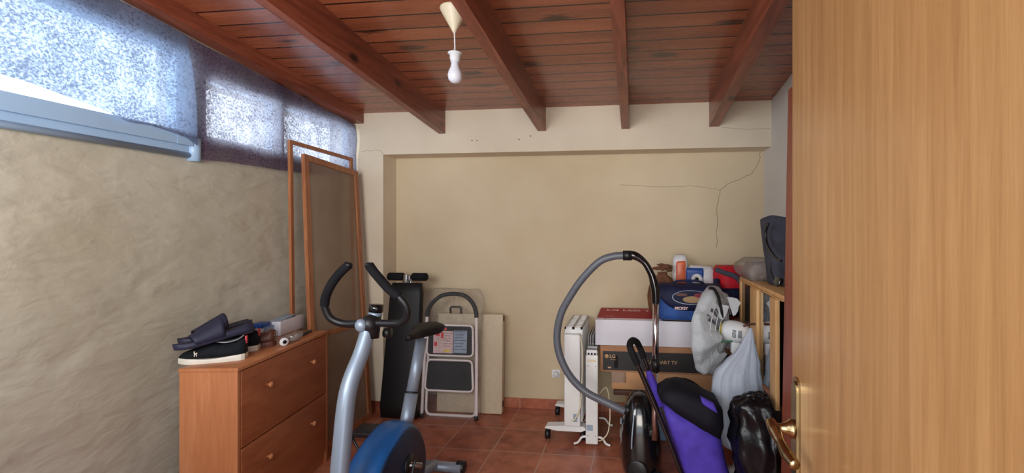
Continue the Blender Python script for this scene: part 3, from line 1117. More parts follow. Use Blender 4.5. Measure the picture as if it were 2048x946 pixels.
# ---------------------------------------------------------------- folding table panel behind the ladder
t = thing('folding_table', 'cream folded table panel with carry handle standing behind the step ladder', 'folding table', (-1.17, 3.15, 0))
lean = Matrix.Translation((-1.17, 3.100, 0.0)) @ Matrix.Rotation(R(-2.2), 4, 'X')
part('panel', MB().box((-.25, -.001, .004), (.232, .012, .705), lean, .002), 'cream', t)
part('frame', MB().box((-.25, .0125, .004), (.232, .045, .705), lean, .003), 'cream', t)
part('carry_handle', MB().tube([lean @ Vector(p) for p in [(-.165, .02, .70), (-.165, .015, .745), (-.155, .014, .752), (-.095, .014, .752), (-.085, .015, .745), (-.085, .02, .70)]], .008, 10, False), 'black', t, 'black carry handle')
for z in (.05, .655):
    part('corner_latch', MB().box((.222, .014, z), (.2335, .040, z + .04), lean, .001), 'black', t, 'black latch')

# ---------------------------------------------------------------- step ladder in plastic
t = thing('step_ladder', 'white folding step ladder with black hoop handle, still in clear plastic', 'step ladder', (-1.27, 3.0, 0))
lean = Matrix.Translation((-1.275, 2.99, 0.0)) @ Matrix.Rotation(R(-3.6), 4, 'X')
def LP(x, y, z): return lean @ Vector((x, y, z))
part('hoop_handle', MB().tube([LP(-.185, 0, .70), LP(-.178, 0, .745), LP(-.145, 0, .80), (LP(-.08, 0, .848)), LP(0.01, 0, .862), LP(.09, 0, .848), LP(.145, 0, .80), LP(.17, 0, .745), LP(.175, 0, .70)], .0145, 14), 'rubber', t, 'black foam grip')
part('front_leg', MB().tube([LP(-.205, 0, .02), LP(-.196, 0, .40), LP(-.185, 0, .715)], .011, 12, True), 'ladder', t)
part('front_leg', MB().tube([LP(.190, 0, .02), LP(.184, 0, .40), LP(.175, 0, .715)], .011, 12, True), 'ladder', t)
part('rear_frame', MB().tube([LP(-.182, .028, .58), LP(-.188, .028, .055), LP(-.180, .028, .025), LP(-.155, .028, .015), LP(.145, .028, .015), LP(.168, .028, .025), LP(.175, .028, .055), LP(.168, .028, .58)], .0095, 12, False), 'ladder', t)
def tread(z0, z1, nm, w0, w1):
    h = (z1 - z0)
    cz = (z0 + z1) / 2
    pts = []
    r = .028
    for (sx_, sz_, a0) in ((1, 1, 0), (-1, 1, 90), (-1, -1, 180), (1, -1, 270)):
        for k in range(5):
            a = R(a0 + 90 * k / 4)
            hw = (w1 if sz_ > 0 else w0) / 2
            pts.append((sx_ * (hw - r) + r * math.cos(a), cz + sz_ * (h / 2 - r) + r * math.sin(a)))
    o = part(nm, MB().tube([LP(x - .005, -.016, z) for x, z in pts + [pts[0]]], .0075, 10, False), 'ladder', t)
    pl = MB().prism([(x * .97 - .005, cz + (z - cz) * .97) for x, z in pts], 'y', -.018, -.010)
    pl.bm.transform(lean)
    part('tread_mat', pl, 'rubber', o, 'black ribbed tread')
    return o
tread(.195, .405, 'lower_tread', .345, .325)
o = tread(.435, .645, 'upper_tread', .335, .325)
lf = MB(); lf.box((-.125, -.021, .452), (.018, -.0185, .605), lean)
part('leaflet', lf, 'paper', t, 'pink printed leaflet')
lf = MB(); lf.box((.022, -.021, .456), (.118, -.0185, .61), lean)
part('leaflet', lf, 'paperb', t, 'bluish printed leaflet')
for (x, z, w_, h_) in [(-.085, .612, .055, .016), (-.11, .57, .03, .03), (-.07, .555, .018, .04), (-.118, .50, .02, .03)]:
    part('printed_mark', MB().box((x, -.0225, z), (x + w_, -.021, z + h_), lean), 'redink', t)
part('printed_mark', MB().box((-.045, -.0225, .462), (-.006, -.021, .478), lean), 'yellow', t)
m = MB()
for k in range(7):
    m.box((.03, -.0222, .60 - k * .02), (.11 - (k % 3) * .012, -.021, .603 - k * .02), lean)
for k in range(6):
    m.box((-.055, -.0222, .59 - k * .018), (.010 - (k % 2) * .012, -.021, .592 - k * .018), lean)
part('printed_lines', m, 'greycloth', t)
for x in (-.205, .19):
    part('rubber_foot', MB().cyl(LP(x, 0, .002), LP(x, 0, .03), .014, 14), 'black', t)
# clear plastic wrap
rings = []
for k in range(17):
    v = k / 16
    z = .012 + v * .885
    hw = .214 if v < .80 else .214 + .03 * math.sin((v - .8) / .2 * 3.1) - .02 * (v - .8) / .2
    dp = .044 * (1 - .55 * max(0, (v - .8) / .2))
    ring = []
    for j in range(40):
        a = 2 * PI * j / 40
        c_, s_ = math.cos(a), math.sin(a)
        x = hw * (abs(c_) ** .35) * (1 if c_ > 0 else -1)
        y = dp * (abs(s_) ** .55) * (1 if s_ > 0 else -1)
        nn = mnoise.noise(Vector((x * 9, z * 7, y * 20 + 3)))
        ring.append(LP(x * (1 + .03 * nn), .004 + y * (1 + .25 * nn), max(0.003, z + .012 * mnoise.noise(Vector((x * 14, 3, y * 9))))))
    rings.append(ring)
part('plastic_wrap', MB().loft(rings, True, True), 'clear', t, 'crinkled clear plastic wrap')

# ---------------------------------------------------------------- exercise bike
BXc = -1.065
t = thing('exercise_bike', 'silver and blue exercise bike with black looped handlebar in front of the step ladder', 'exercise bike', (BXc, 1.95, 0))
V = Vector
post = [V((BXc - .012, 1.50, .05)), V((BXc - .010, 1.52, .30)), V((BXc - .010, 1.545, .50)), V((BXc - .012, 1.585, .70)), V((BXc - .002, 1.655, .83)), V((BXc + .003, 1.70, .925))]
part('front_post', MB().tube(post, .036, 24, True, [.030, .032, .032, .031, .029, .028]), 'silver', t)
cc = onY(742, 648, 1.70)
part('clamp', MB().ball((cc.x, cc.y, cc.z), (.036, .042, .040)).cyl(cc + V((-.002, -.004, -.055)), cc + V((.002, .006, .03)), .034), 'black', t)
part('clamp_knob', MB().ball(tuple(onY(722, 651, 1.665)), (.024, .02, .026), 18, 10), 'silver', t, 'silver clamp cap')
part('tension_knob', MB().cyl(cc + V((.03, .05, -.045)), cc + V((.055, .05, -.045)), .02), 'black', t)
kb = onY(750, 632, 1.72)
part('stem_ring', MB().cyl(kb + V((-.002, 0, -.004)), kb + V((.002, .002, .016)), .026), 'silver', t)
part('stem_cap', MB().cyl(kb + V((.002, .002, .016)), kb + V((.005, .004, .046)), .027, r2=.029), 'gloss_black', t)
def hb(pts):
    return [onY(x, y, Y) for x, y, Y in pts]
gripL = hb([(735, 646, 1.695), (700, 648, 1.695), (678, 645, 1.69), (659, 634, 1.68), (649, 610, 1.67), (652, 592, 1.665), (662, 570, 1.66), (678, 548, 1.66), (697, 530, 1.66)])
gripR = hb([(748, 646, 1.695), (785, 647, 1.695), (803, 645, 1.69), (814, 632, 1.68), (812, 612, 1.67), (798, 594, 1.665), (776, 576, 1.66), (760, 558, 1.66), (748, 544, 1.66), (738, 530, 1.66)])
for g in (gripL, gripR):
    hbp = part('handlebar', MB().tube(g, .0148, 16, True), 'black', t)
    part('grip', MB().tube(g[-5:], .0175, 16, True), 'foam', hbp, 'foam grip')
    part('grip_end', MB().ball(tuple(g[-1]), (.0165, .0165, .011), 14, 8), 'black', hbp)
# shell
def shell(x0, x1, infl, mat, nm, sc=1.0, lab=None):
    prof = []
    for k in range(40):
        a = 2 * PI * k / 40
        cy, cz_ = 1.835, .225
        ry, rz = .245 * sc, .205 * sc
        y = cy + ry * math.cos(a); z = cz_ + rz * math.sin(a)
        # rear-top hump towards the seat tube, flat nose at the front
        z += .035 * math.exp(-((a - 1.15) / .5) ** 2) * sc
        prof.append((y, max(z, .04)))
    rings = []
    n = 9
    for i in range(n):
        u = i / (n - 1)
        x = x0 + (x1 - x0) * u
        f = 1 - infl * abs(2 * u - 1) ** 3
        rings.append([V((x, 1.835 + (y - 1.835) * f, .225 + (z - .225) * f)) for y, z in prof])
    return part(nm, MB().loft(rings, True, True), mat, t, lab)
shell(BXc - .075, BXc + .065, .08, 'blue', 'housing', 1.0, 'blue flywheel housing')
shell(BXc + .058, BXc + .074, .05, 'darkblue', 'side_cover', .90, 'dark side cover')
shell(BXc - .084, BXc - .068, .05, 'darkblue', 'side_cover', .90)
m = MB()
for y in (1.66, 1.76):
    m.cyl(V((BXc - .076, y, .36)), V((BXc - .08, y, .36)), .004, 8)
# crank and pedals
ck = V((BXc, 1.89, .27))
part('crank', MB().cyl(ck + V((-.13, 0, 0)), ck + V((.13, 0, 0)), .012), 'steel', t)
cr = part('crank_disc', MB().cyl(ck + V((.072, 0, 0)), ck + V((.080, 0, 0)), .048), 'black', t)
part('crank_arm', MB().obox(ck + V((.098, -.03, -.05)), (.012, .028, .16), (R(-30), 0, 0), .004), 'black', t)
part('crank_arm', MB().obox(ck + V((-.100, .03, .05)), (.012, .028, .16), (R(-30), 0, 0), .004), 'steel', t)
def pedal(c):
    p = part('pedal', MB().obox(c, (.095, .085, .022), (R(8), 0, 0), .004).obox(c + V((0, 0, -.014)), (.07, .06, .012), None, .002), 'black', t)
    part('pedal_strap', MB().tube([c + V((-.045, -.02, 0)), c + V((-.05, -.02, -.04)), c + V((0, -.03, -.085)), c + V((.045, -.02, -.05)), c + V((.045, -.02, 0))], .006, 8), 'black', p)
pedal(ck + V((-.165, .055, .115)))
pedal(ck + V((.155, -.06, -.11)))
# seat tube and saddle
st0 = V((BXc - .02, 2.00, .30)); st1 = V((BXc - .002, 2.155, .765))
part('seat_tube', MB().cyl(st0, st0.lerp(st1, .47), .031).cyl(st0.lerp(st1, .47), st0.lerp(st1, .475), .033), 'silver', t)
part('seat_pin', MB().cyl(st0.lerp(st1, .47), st0.lerp(st1, .486), .0335), 'black', t)
part('seat_post', MB().cyl(st0.lerp(st1, .40), st1, .027), 'silver', t)
rings = []
sc_ = V((BXc - .005, 2.02, .808))
for k in range(15):
    u = k / 14
    y = sc_.y + u * .265
    hw = (.020 + .066 * (1 / (1 + math.exp(-(u - .55) * 11)))) * (1 - max(0, (u - .88) / .12) ** 2 * .45) * (1 if u > .06 else .55)
    zt_ = -.006 + .004 * u ** 1.3
    dd = (.020 + .028 * u) * (1 if u < .9 else .8)
    rings.append([V((sc_.x + hw * math.cos(a) * (abs(math.cos(a)) ** -.25 if abs(math.cos(a)) > .01 else 1), y, sc_.z + zt_ + (dd * .45 if math.sin(a) > 0 else dd) * math.sin(a))) for a in [2 * PI * j / 20 for j in range(20)]])
part('saddle', MB().loft(rings, True, True), 'vinyl', t, 'black padded saddle')
# stabilisers
for (yy, xa, xb) in ((2.31, -1.30, -.915), (1.47, -1.26, -.87)):
    stb = part('stabiliser', MB().cyl(V((xa, yy, .045)), V((xb, yy - .01, .045)), .026), 'silver', t)
    for xx, s_ in ((xa, -1), (xb, 1)):
        part('end_cap', MB().tube([V((xx - s_ * .03, yy, .045)), V((xx - s_ * .028, yy, .045)), V((xx + s_ * .012, yy, .045)), V((xx + s_ * .016, yy, .045))], .03, 18, False, [.028, .032, .032, .026]), 'black', stb)
part('frame_tube', MB().tube([V((BXc, 2.31, .05)), V((BXc, 2.0, .12)), V((BXc, 1.6, .12)), V((BXc, 1.47, .05))], .026, 16), 'silver', t)

# ---------------------------------------------------------------- oil radiator (far)
t = thing('oil_radiator', 'white oil-filled radiator on black castors, left one of the two heaters', 'heater', (-0.385, 3.0, 0))
x0, x1 = -.440, -.325
part('control_panel', MB().box((x0 + .004, 2.752, .095), (x1 - .010, 2.79, .665), bev=.008), 'white', t)
for k in range(9):
    y = 2.800 + k * .044
    m = MB().box((x0, y, .105), (x1, y + .011, .69), bev=.004)
    m.box((x0 + .035, y - .012, .63), (x1 - .035, y + .030, .655)).box((x0 + .035, y - .012, .14), (x1 - .035, y + .030, .165))
    part('fin', m, 'white', t)
# slotted top cover
m = MB()
m.box((x0 + .002, 2.785, .690), (x0 + .012, 3.185, .702)); m.box((x1 - .012, 2.785, .690), (x1 - .002, 3.185, .702))
m.box((x0 + .05, 2.785, .690), (x1 - .05, 3.185, .702))
for k in range(10):
    y = 2.785 + k * .0435
    m.box((x0 + .002, y, .690), (x1 - .002, y + .014, .702))
part('grille_top', m, 'white', t)
for y in (2.79, 3.15):
    f = part('foot_bracket', MB().prism([(-.56, .075), (-.55, .088), (-.42, .096), (-.34, .096), (-.308, .092), (-.302, .074), (-.33, .062), (-.48, .062)], 'y', y - .03, y + .03), 'white', t)
    for x in (-.545, -.322):
        part('castor', MB().cyl(V((x - .014, y, .029)), V((x + .014, y, .029)), .029, 20).box((x - .006, y - .01, .03), (x + .006, y + .01, .068)), 'black', f)
part('label_sticker', MB().box((-.378, 2.7508, .125), (-.352, 2.7516, .175)), 'paperb', t)
cb = [onY(x, y, 2.74) for x, y in [(1158, 668), (1164, 690), (1165, 730), (1163, 780), (1160, 815), (1150, 838), (1143, 842)]]
part('power_cord', MB().tube(cb, .0042, 8), 'ivory', t)
t['label'] = 'white oil-filled radiator on black castors, the left one of the two heaters'

# second radiator (near)
t = thing('slim_heater', 'narrow white fin heater on splayed wire feet beside the stacked boxes', 'heater', (-.235, 2.80, 0))
x0, x1, y0 = -.296, -.222, 2.70
pp = [onY(x, y, y0) for x, y in [(1173, 887), (1195, 888), (1196, 716), (1173, 716)]]
part('end_panel', MB().box((x0, y0, .018), (x1, y0 + .02, .555), bev=.004), 'white', t)
part('end_hood', MB().box((x0 + .003, y0 + .003, .555), (x1 - .003, y0 + .022, .585), bev=.008), 'white', t)
m = MB()
for k in range(3):
    m.cyl(V((x0 + .018 + k * .019, y0 + .0015, .563)), V((x0 + .018 + k * .019, y0 + .004, .563)), .006, 12)
part('vent_hole', m, 'dark', t)
part('badge', MB().box((x0 + .010, y0 - .0012, .515), (x1 - .010, y0, .530)), 'ivory', t)
part('rating_label', MB().box((x0 + .006, y0 - .001, .10), (x1 - .030, y0, .135)), 'paperb', t)
for x in (x0 + .014, x1 - .014):
    for z in (.07, .49):
        part('screw', MB().cyl(V((x, y0 - .002, z)), V((x, y0, z)), .003, 8), 'steel', t)
for k in range(9):
    y = y0 + .032 + k * .036
    m = MB()
    for xx in (x0 + .010, x0 + .024, x0 + .038):
        m.box((xx - .0015, y, .05), (xx + .0015, y + .022, .66 if k > 0 else .60))
    m.box((x0 + .008, y + .006, .575), (x1 - .008, y + .014, .598))
    part('fin', m, 'steel', t)
for y in (y0 + .02, y0 + .30):
    for s_ in (-1, 1):
        xm = (x0 + x1) / 2
        part('foot', MB().tube([V((xm + s_ * .02, y, .055)), V((xm + s_ * .06, y, .05)), V((xm + s_ * .085, y, .018)), V((xm + s_ * .11, y, .008))], .007, 8), 'white', t)
part('power_cord', MB().tube([V((x1, y0 + .05, .30)), V((-.17, y0 + .03, .35)), V((-.15, y0 + .02, .22)), V((-.16, y0, .10)), V((-.20, y0 - .005, .05)), V((-.225, y0 + .03, .03))], .0035, 8), 'ivory', t)

# wall socket behind the radiator
p = onY(1112, 747, YB)
t = thing('wall_socket', 'small white wall socket beside the left radiator', 'socket', tuple(p))
part('plate', MB().box((p.x - .03, YB - .006, p.z - .03), (p.x + .03, YB, p.z + .03), bev=.003), 'whitep', t)
part('plug', MB().cyl(V((p.x + .005, YB - .006, p.z)), V((p.x + .005, YB - .035, p.z)), .018), 'whitep', t)

# ---------------------------------------------------------------- table and boxes
TZ = 0.335
t = thing('low_table', 'low wooden table under the stacked cartons', 'table', (.2, 2.95, 0))
part('tabletop', MB().box((-.13, 2.74, TZ - .028), (.72 - .14, 3.22, TZ), bev=.002), 'darkwood', t)
for x in (-.06, .52):
    for y in (2.79, 3.16):
        part('leg', MB().box((x, y, 0), (x + .055, y + .045, TZ - .028), bev=.002), 'frame', t)
single('storage_bin', MB().box((.03, 2.82, 0), (.30, 3.12, .22), bev=.02), 'bluel', 'grey-blue storage bin under the low table', 'bin')

# lower plain carton
t = thing('plain_carton', 'plain brown taped carton lying on the low table, lowest of the stacked boxes', 'box', (.2, 2.95, TZ))
part('box', MB().box((-.142, 2.765, TZ), (.59, 3.20, TZ + .107), bev=.002), 'card', t)
part('tape', MB().box((-.1425, 2.7635, TZ + .040), (-.055, 2.7655, TZ + .107)), 'tape', t, 'strip of packing tape')
# black LG box
B1 = TZ + .108
bh = .158
t = thing('television_box', 'brown television carton with black printed front, between the plain and the white carton', 'box', (.2, 2.95, B1), 'television boxes stacked on the table')
yb = 2.755
part('box', MB().box((-.212, yb, B1), (.605, 3.205, B1 + bh), bev=.002), 'cardd', t)
part('printed_panel', MB().box((-.196, yb - .0008, B1 + .010), (.597, yb, B1 + bh - .032)), 'cardk', t, 'black print')
yt = yb - .0012
part('logo_disc', MB().cyl(V((-.172, yt, B1 + .094)), V((-.172, yt + .0006, B1 + .094)), .0125, 24), 'tan', t)
text('logo_text', 'LG', .030, 'tan', t, (-.155, yt, B1 + .085), (1, 0, 0), (0, 0, 1), .0006)
text('small_text', 'Life\'s Good', .008, 'tan', t, (-.152, yt, B1 + .072), (1, 0, 0), (0, 0, 1))
text('panel_text', 'LG SMART TV', .029, 'tan', t, (.075, yt, B1 + .058), (1, 0, 0), (0, 0, 1), .0003)
m = MB().prism(stadium(-.115, B1 + .062, .026, .070), 'y', yt - .0002, yt + .0004)
part('hand_hole', m, 'dark', t)
part('small_mark', MB().box((-.165, yt, B1 + .022), (-.145, yt + .0005, B1 + .030)), 'tan', t)
# white/red LG LED TV box
B2 = B1 + bh + .001
t = thing('television_box', 'white television carton with crimson printed top, highest of the stacked boxes', 'box', (.2, 2.95, B2), 'television boxes stacked on the table')
WH = .758 - B2
part('box', MB().box((-.243, 2.765, B2), (.60, 3.19, B2 + WH), bev=.002), 'cardw', t)
part('red_panel', MB().box((-.238, 2.825, B2 + WH), (.155, 3.185, B2 + WH + .0012)), 'cardr', t, 'crimson printed top')
part('red_panel', MB().box((.1555, 2.825, B2 + WH), (.595, 3.185, B2 + WH + .0012)), 'cardr', t, 'crimson printed top')
text('top_text', 'LG', .072, 'pinkink', t, (-.195, 3.075, B2 + WH + .0014), (1, 0, 0), (0, 1, 0), .0012)
text('top_text', 'LED TV', .072, 'pinkink', t, (-.085, 3.075, B2 + WH + .0014), (1, 0, 0), (0, 1, 0), .0012)
text('small_text', 'www.lg.com', .014, 'pinkink', t, (-.200, 2.88, B2 + WH + .0014), (1, 0, 0), (0, 1, 0))
m = MB().prism([(-.20, 2.80), (-.185, 2.825), (-.165, 2.829), (-.15, 2.82), (-.16, 2.815), (-.175, 2.818), (-.186, 2.80)], 'z', B2 + WH, B2 + WH + .001)
part('torn_mark', m, 'cardd', t)
BT = B2 + WH + .001

# ---------------------------------------------------------------- things on the boxes
# blue lunch bag
t = thing('lunch_bag', 'blue insulated lunch bag with dark printed flap on the white carton', 'bag', (.32, 2.86, BT))
bx = pose((.325, 2.83, BT), R(-3))
def rbox(mb, hw, hd, z0, z1, r, M_, tilt=0.0, n=6, zs=8, bulge=0.0):
    rings = []
    for k in range(zs + 1):
        v = k / zs
        z = z0 + (z1 - z0) * v
        e = 1 + bulge * math.sin(PI * v)
        edge = min(v, 1 - v) * (z1 - z0)
        ins = 0
        if edge < r * .6: ins = r * .35 * (1 - edge / (r * .6))
        ring = []
        for (sx_, sy_, a0) in ((1, 1, 0), (-1, 1, 90), (-1, -1, 180), (1, -1, 270)):
            for j in range(n):
                a = R(a0 + 90 * j / (n - 1))
                ring.append(M_ @ V((sx_ * (hw * e - r) + (r - ins) * math.cos(a), sy_ * (hd * e - r) + (r - ins) * math.sin(a) + tilt * v, z)))
        rings.append(ring)
    mb.loft(rings, True, True)
    return mb
part('body', rbox(MB(), .175, .085, 0, .20, .035, bx, 0, 6, 10, .02), 'bagblue', t)
part('base', rbox(MB(), .172, .088, 0.0, .018, .034, bx), 'black', t)
# flap: dark lid draping over the front
fl = MB()
rings = []
for i in range(21):
    u = -1 + 2 * i / 20
    x = u * .185
    drop = .125 * (1 - abs(u) ** 3.0 * .75)
    prof = [V((x, .095, .185)), V((x, .07, .212)), V((x, 0, .222)), V((x, -.07, .215)), V((x, -.094, .195)),
            V((x, -.098, .195 - drop * .35)), V((x, -.099, .195 - drop * .7)), V((x, -.094, .195 - drop))]
    rings.append([bx @ p for p in prof])
fl.loft(rings, False, False)
part('flap', fl, 'navy', t, 'dark navy flap', solid=.006)
def ell(cx, cz, rx, rz, n=28):
    return [(cx + rx * math.cos(2 * PI * k / n), cz + rz * math.sin(2 * PI * k / n)) for k in range(n)]
def on_flap(poly, off, mat, nm, lab=None):
    mm = MB().prism(poly, 'y', -.1035 - off, -.1025 - off + .0004)
    mm.bm.transform(bx)
    return part(nm, mm, mat, t, lab)
on_flap(ell(.01, .150, .110, .043), 0, 'paperb', 'patch_border')
on_flap(ell(.01, .151, .105, .039), .0006, 'navy', 'patch_ground')
on_flap(ell(.02, .138, .058, .020), .0012, 'beige', 'patch_shape', 'beige patch shape')
on_flap(ell(-.045, .166, .035, .009), .0012, 'leather', 'patch_shape')
on_flap(ell(.060, .163, .032, .014), .0014, 'maroon', 'patch_shape', 'red patch shape')
text('flap_text', 'MICKEY', .022, 'pinkink', t, bx @ V((-.085, -.1055, .078)), (1, -.05, 0), (0, 0, 1), .0008)
part('handle', MB().tube([bx @ V(p) for p in [(-.10, -.01, .215), (-.07, -.02, .236), (0, -.02, .242), (.07, -.02, .236), (.10, -.01, .215)]], .007, 8), 'navy', t)

# knotted brown sack
def onbox(q): return V((q[0], min(q[1], 3.235), max(BT + .0015, q[2])))
c = V((.178, 2.99, BT))
t = thing('knotted_sack', 'brown cloth sack tied in a knot behind the lunch bag', 'sack', tuple(c))
rings = []
for k in range(15):
    v = k / 14
    z = v * .275
    r = .094 * math.sin(PI * (.22 + .70 * v)) ** .6 if v < .92 else .03
    r = max(.020, r * (1.0 - .0 * v))
    rings.append([c + V((r * math.cos(a) * (1 + .05 * math.sin(5 * a)), r * .85 * math.sin(a) * (1 + .05 * math.sin(7 * a + 1)), z)) for a in [2 * PI * j / 32 for j in range(32)]])
part('body', MB().loft(rings, True, True).jitter(.006, 18, 1).bend(onbox), 'sack', t)
m = MB()
for (dx, dz, sx_, sz_, sy_) in [(-.035, .298, .035, .012, .018), (.03, .31, .036, .020, .02), (0, .30, .02, .018, .02), (-.005, .322, .028, .012, .016), (.045, .292, .022, .014, .014)]:
    m.ball((c.x + dx, c.y, c.z + dz), (sx_, sy_, sz_), 14, 8)
part('knot', m.jitter(.008, 40, 3), 'sack', t)

# orange and white packet
c = V((.297, 3.075, BT))
t = thing('orange_packet', 'orange and white plastic packet between the knotted sack and the blue paper pack', 'packet', tuple(c))
part('body', rbox(MB(), .046, .038, 0, .385, .03, pose(c, 0), 0, 5, 12, .03).jitter(.008, 16, 2).bend(onbox), 'packw', t)
pk = MB().box((-.026, -.052, .17), (.034, -.040, .345), pose(c, 0), .010); pk.jitter(.006, 20, 2)
part('print', pk, 'orange', t, 'orange printed front')
# blue and white toilet paper pack
c = V((.43, 3.04, BT))
t = thing('paper_roll_pack', 'blue and white plastic pack of paper rolls behind the lunch bag', 'packet', tuple(c))
part('body', rbox(MB(), .088, .062, 0, .315, .045, pose(c, R(-4)), 0, 6, 12, .02).jitter(.010, 13, 5).bend(onbox), 'packw', t)
pr = rbox(MB(), .055, .012, .19, .305, .012, pose(c + V((-.045, -.062, 0)), R(-4))); pr.jitter(.006, 20, 5)
part('print', pr, 'blueink', t, 'blue print')
part('roll_picture', MB().lathe([(.012, 0), (.012, .002), (.035, .003), (.036, 0)], c + V((-.035, -.084, .235)), (0, -1, .25), 24), 'packw', t)
part('roll_hole', MB().lathe([(.011, 0), (.011, .0006)], c + V((-.035, -.0872, .236)), (0, -1, .25), 16), 'dark', t)

# red and navy backpack
c = V((.612, 2.955, BT))
t = thing('backpack', 'red and dark grey backpack slumped beside the lunch bag', 'backpack', tuple(c))
part('body', rbox(MB(), .095, .085, 0, .325, .05, pose(c, R(12)), .02, 6, 14, .05).jitter(.014, 9, 8).bend(onbox), 'red', t)
part('pocket', rbox(MB(), .075, .03, .02, .19, .028, pose(c + V((-.035, -.085, 0)), R(8))).jitter(.008, 12, 9), 'navy', t, 'dark navy pocket')
part('strap', MB().tube([c + V(p) for p in [(-.10, -.03, .30), (-.06, -.08, .285), (.0, -.105, .265), (.04, -.105, .21), (.05, -.10, .12)]], .016, 10), 'greycloth', t, 'grey strap')
part('strap', MB().tube([c + V(p) for p in [(-.105, -.06, .24), (-.11, -.10, .17), (-.08, -.125, .10), (-.05, -.125, .03)]], .02, 10), 'navy', t, 'navy strap')

# ---------------------------------------------------------------- mirrored cabinet on the right
CX = 0.60; CT = 1.04
ca, cb_ = 1.93, 2.70
t = thing('mirror_cabinet', 'pale pine framed cabinet with mirror glass front standing along the right wall', 'cabinet', (CX + .13, 2.3, 0))
part('base', MB().box((CX + .012, ca + .01, 0), (XR - .03, cb_ - .01, .565)), 'darkwood', t, 'dark brown base')
part('back_panel', MB().box((XR - .045, ca + .01, .565), (XR - .03, cb_ - .01, CT - .02)), 'darkwood', t)
part('end_panel', MB().box((CX + .03, cb_ - .02, .565), (XR - .045, cb_ - .01, CT - .02)), 'darkwood', t)
part('end_panel', MB().box((CX + .03, ca + .01, .565), (XR - .045, ca + .02, CT - .02)), 'darkwood', t)
part('top', MB().box((CX + .004, ca - .005, CT - .018), (XR - .02, cb_ + .005, CT), bev=.002), 'lightwood', t)
part('top_rail', MB().box((CX, ca, CT - .024), (CX + .022, cb_, CT - .0185)), 'lightwood', t)
yy1 = onX(1480, 560, CX).y; yy2 = onX(1503, 600, CX).y; yy2b = onX(1516.5, 600, CX).y
yy3 = onX(1544, 620, CX).y; yy3b = onX(1556, 620, CX).y
for (a, b, zb, dx) in ((yy1 - .03, yy1, .60, .0), (yy2b, yy2, .565, -.004), (yy3b, yy3, .545, -.006)):
    part('stile', MB().box((CX - .004 + dx, a, zb), (CX + .008, b, CT - .0245), bev=.002), 'lightwood', t)
part('mirror', MB().box((CX + .008, yy3 + .001, .575), (CX + .014, yy2b - .001, CT - .03)), 'mirror', t, 'mirror glass panel')
part('glass_panel', MB().box((CX + .008, yy2 + .001, .575), (CX + .014, yy1 - .041, CT - .03)), 'smoked', t, 'dark glass panel')
part('bottom_rail', MB().box((CX + .0, yy3, .562), (CX + .022, yy2b, .5745), bev=.001), 'frame', t)

# clear bag of textiles on the cabinet
c = V((.705, 2.59, CT))
t = thing('textile_bag', 'crumpled clear plastic bag of folded textiles on the cabinet top', 'bag', tuple(c))
part('textile', rbox(MB(), .095, .13, .001, .085, .05, pose(c, R(2)), 0, 6, 8, .05).jitter(.018, 9, 4), 'textile', t, 'beige textiles')
part('film', rbox(MB(), .112, .15, .001, .115, .06, pose(c, R(2)), 0, 8, 14, .06).jitter(.024, 11, 6), 'clear2', t, 'clear plastic film')
# dark handbag
c = V((.715, 2.32, CT))
t = thing('handbag', 'charcoal fabric tote bag with thin black strap on the near end of the cabinet', 'bag', tuple(c))
rings = []
for k in range(11):
    v = k / 10
    z = .002 + v * .325
    hx = .050 + .035 * v; hy_ = .085 + .03 * v
    rings.append([c + V((hx * math.copysign(abs(math.cos(a)) ** .6, math.cos(a)), hy_ * math.copysign(abs(math.sin(a)) ** .5, math.sin(a)), z + .012 * v * math.sin(a * 2))) for a in [2 * PI * j / 28 for j in range(28)]])
part('body', MB().loft(rings, True, True).jitter(.006, 9, 1), 'greycloth', t)
part('strap', MB().tube([onX(x, y, .612) for x, y in [(1537, 448), (1532, 462), (1533, 482), (1540, 500), (1552, 516), (1562, 522)]], .006, 8), 'black', t, 'thin black strap')
part('strap', MB().tube([onX(x, y, .612) for x, y in [(1540, 527), (1541, 540), (1548, 560), (1556, 572)]], .004, 8), 'rubber', t)
part('buckle', MB().obox(onX(1557, 563, .62), (.02, .05, .035), (0, .3, .2), .006), 'gloss_black', t, 'glossy black buckle')

# ---------------------------------------------------------------- pedestal fan with a plastic bag over its head
fc = onY(1428, 656, 2.50)
A = V((-.88, .46, .05)).normalized()         # axis towards the front of the fan
t = thing('pedestal_fan', 'white pedestal fan with a plastic bag over its head, in front of the cabinet', 'fan', (fc.x + .10, 2.56, 0))
U = A.orthogonal().normalized(); U = V((0, 0, 1)) - A * A.z; U.normalize(); W_ = A.cross(U)
def FP(a, u, w_): return fc + A * a + U * u + W_ * w_
m = MB()
for r, a in ((.19, 0), (.16, .03), (.12, .045), (.07, .055), (.03, .058), (.16, -.03), (.12, -.045), (.07, -.05)):
    m.tube([FP(a, r * math.cos(x), r * math.sin(x)) for x in [2 * PI * k / 36 for k in range(37)]], .0018, 5, False)
for k in range(36):
    x = 2 * PI * k / 36
    m.tube([FP(.058, .03 * math.cos(x), .03 * math.sin(x)), FP(.05, .10 * math.cos(x), .10 * math.sin(x)), FP(.03, .16 * math.cos(x), .16 * math.sin(x)), FP(0, .19 * math.cos(x), .19 * math.sin(x)), FP(-.03, .16 * math.cos(x), .16 * math.sin(x)), FP(-.05, .06 * math.cos(x), .06 * math.sin(x))], .0012, 4, False)
part('cage', m, 'whitep', t)
m = MB()
for k in range(3):
    x = 2 * PI * k / 3
    rr = []
    for i in range(9):
        u = .03 + .13 * i / 8
        w2 = .06 * math.sin(PI * (i + 1) / 10)
        cdir = U * math.cos(x) + W_ * math.sin(x); pdir = A.cross(cdir)
        p = fc + cdir * u
        rr.append([p + pdir * w2 + A * .015, p + A * .002, p - pdir * w2 - A * .012])
    m.loft(rr, False, False)
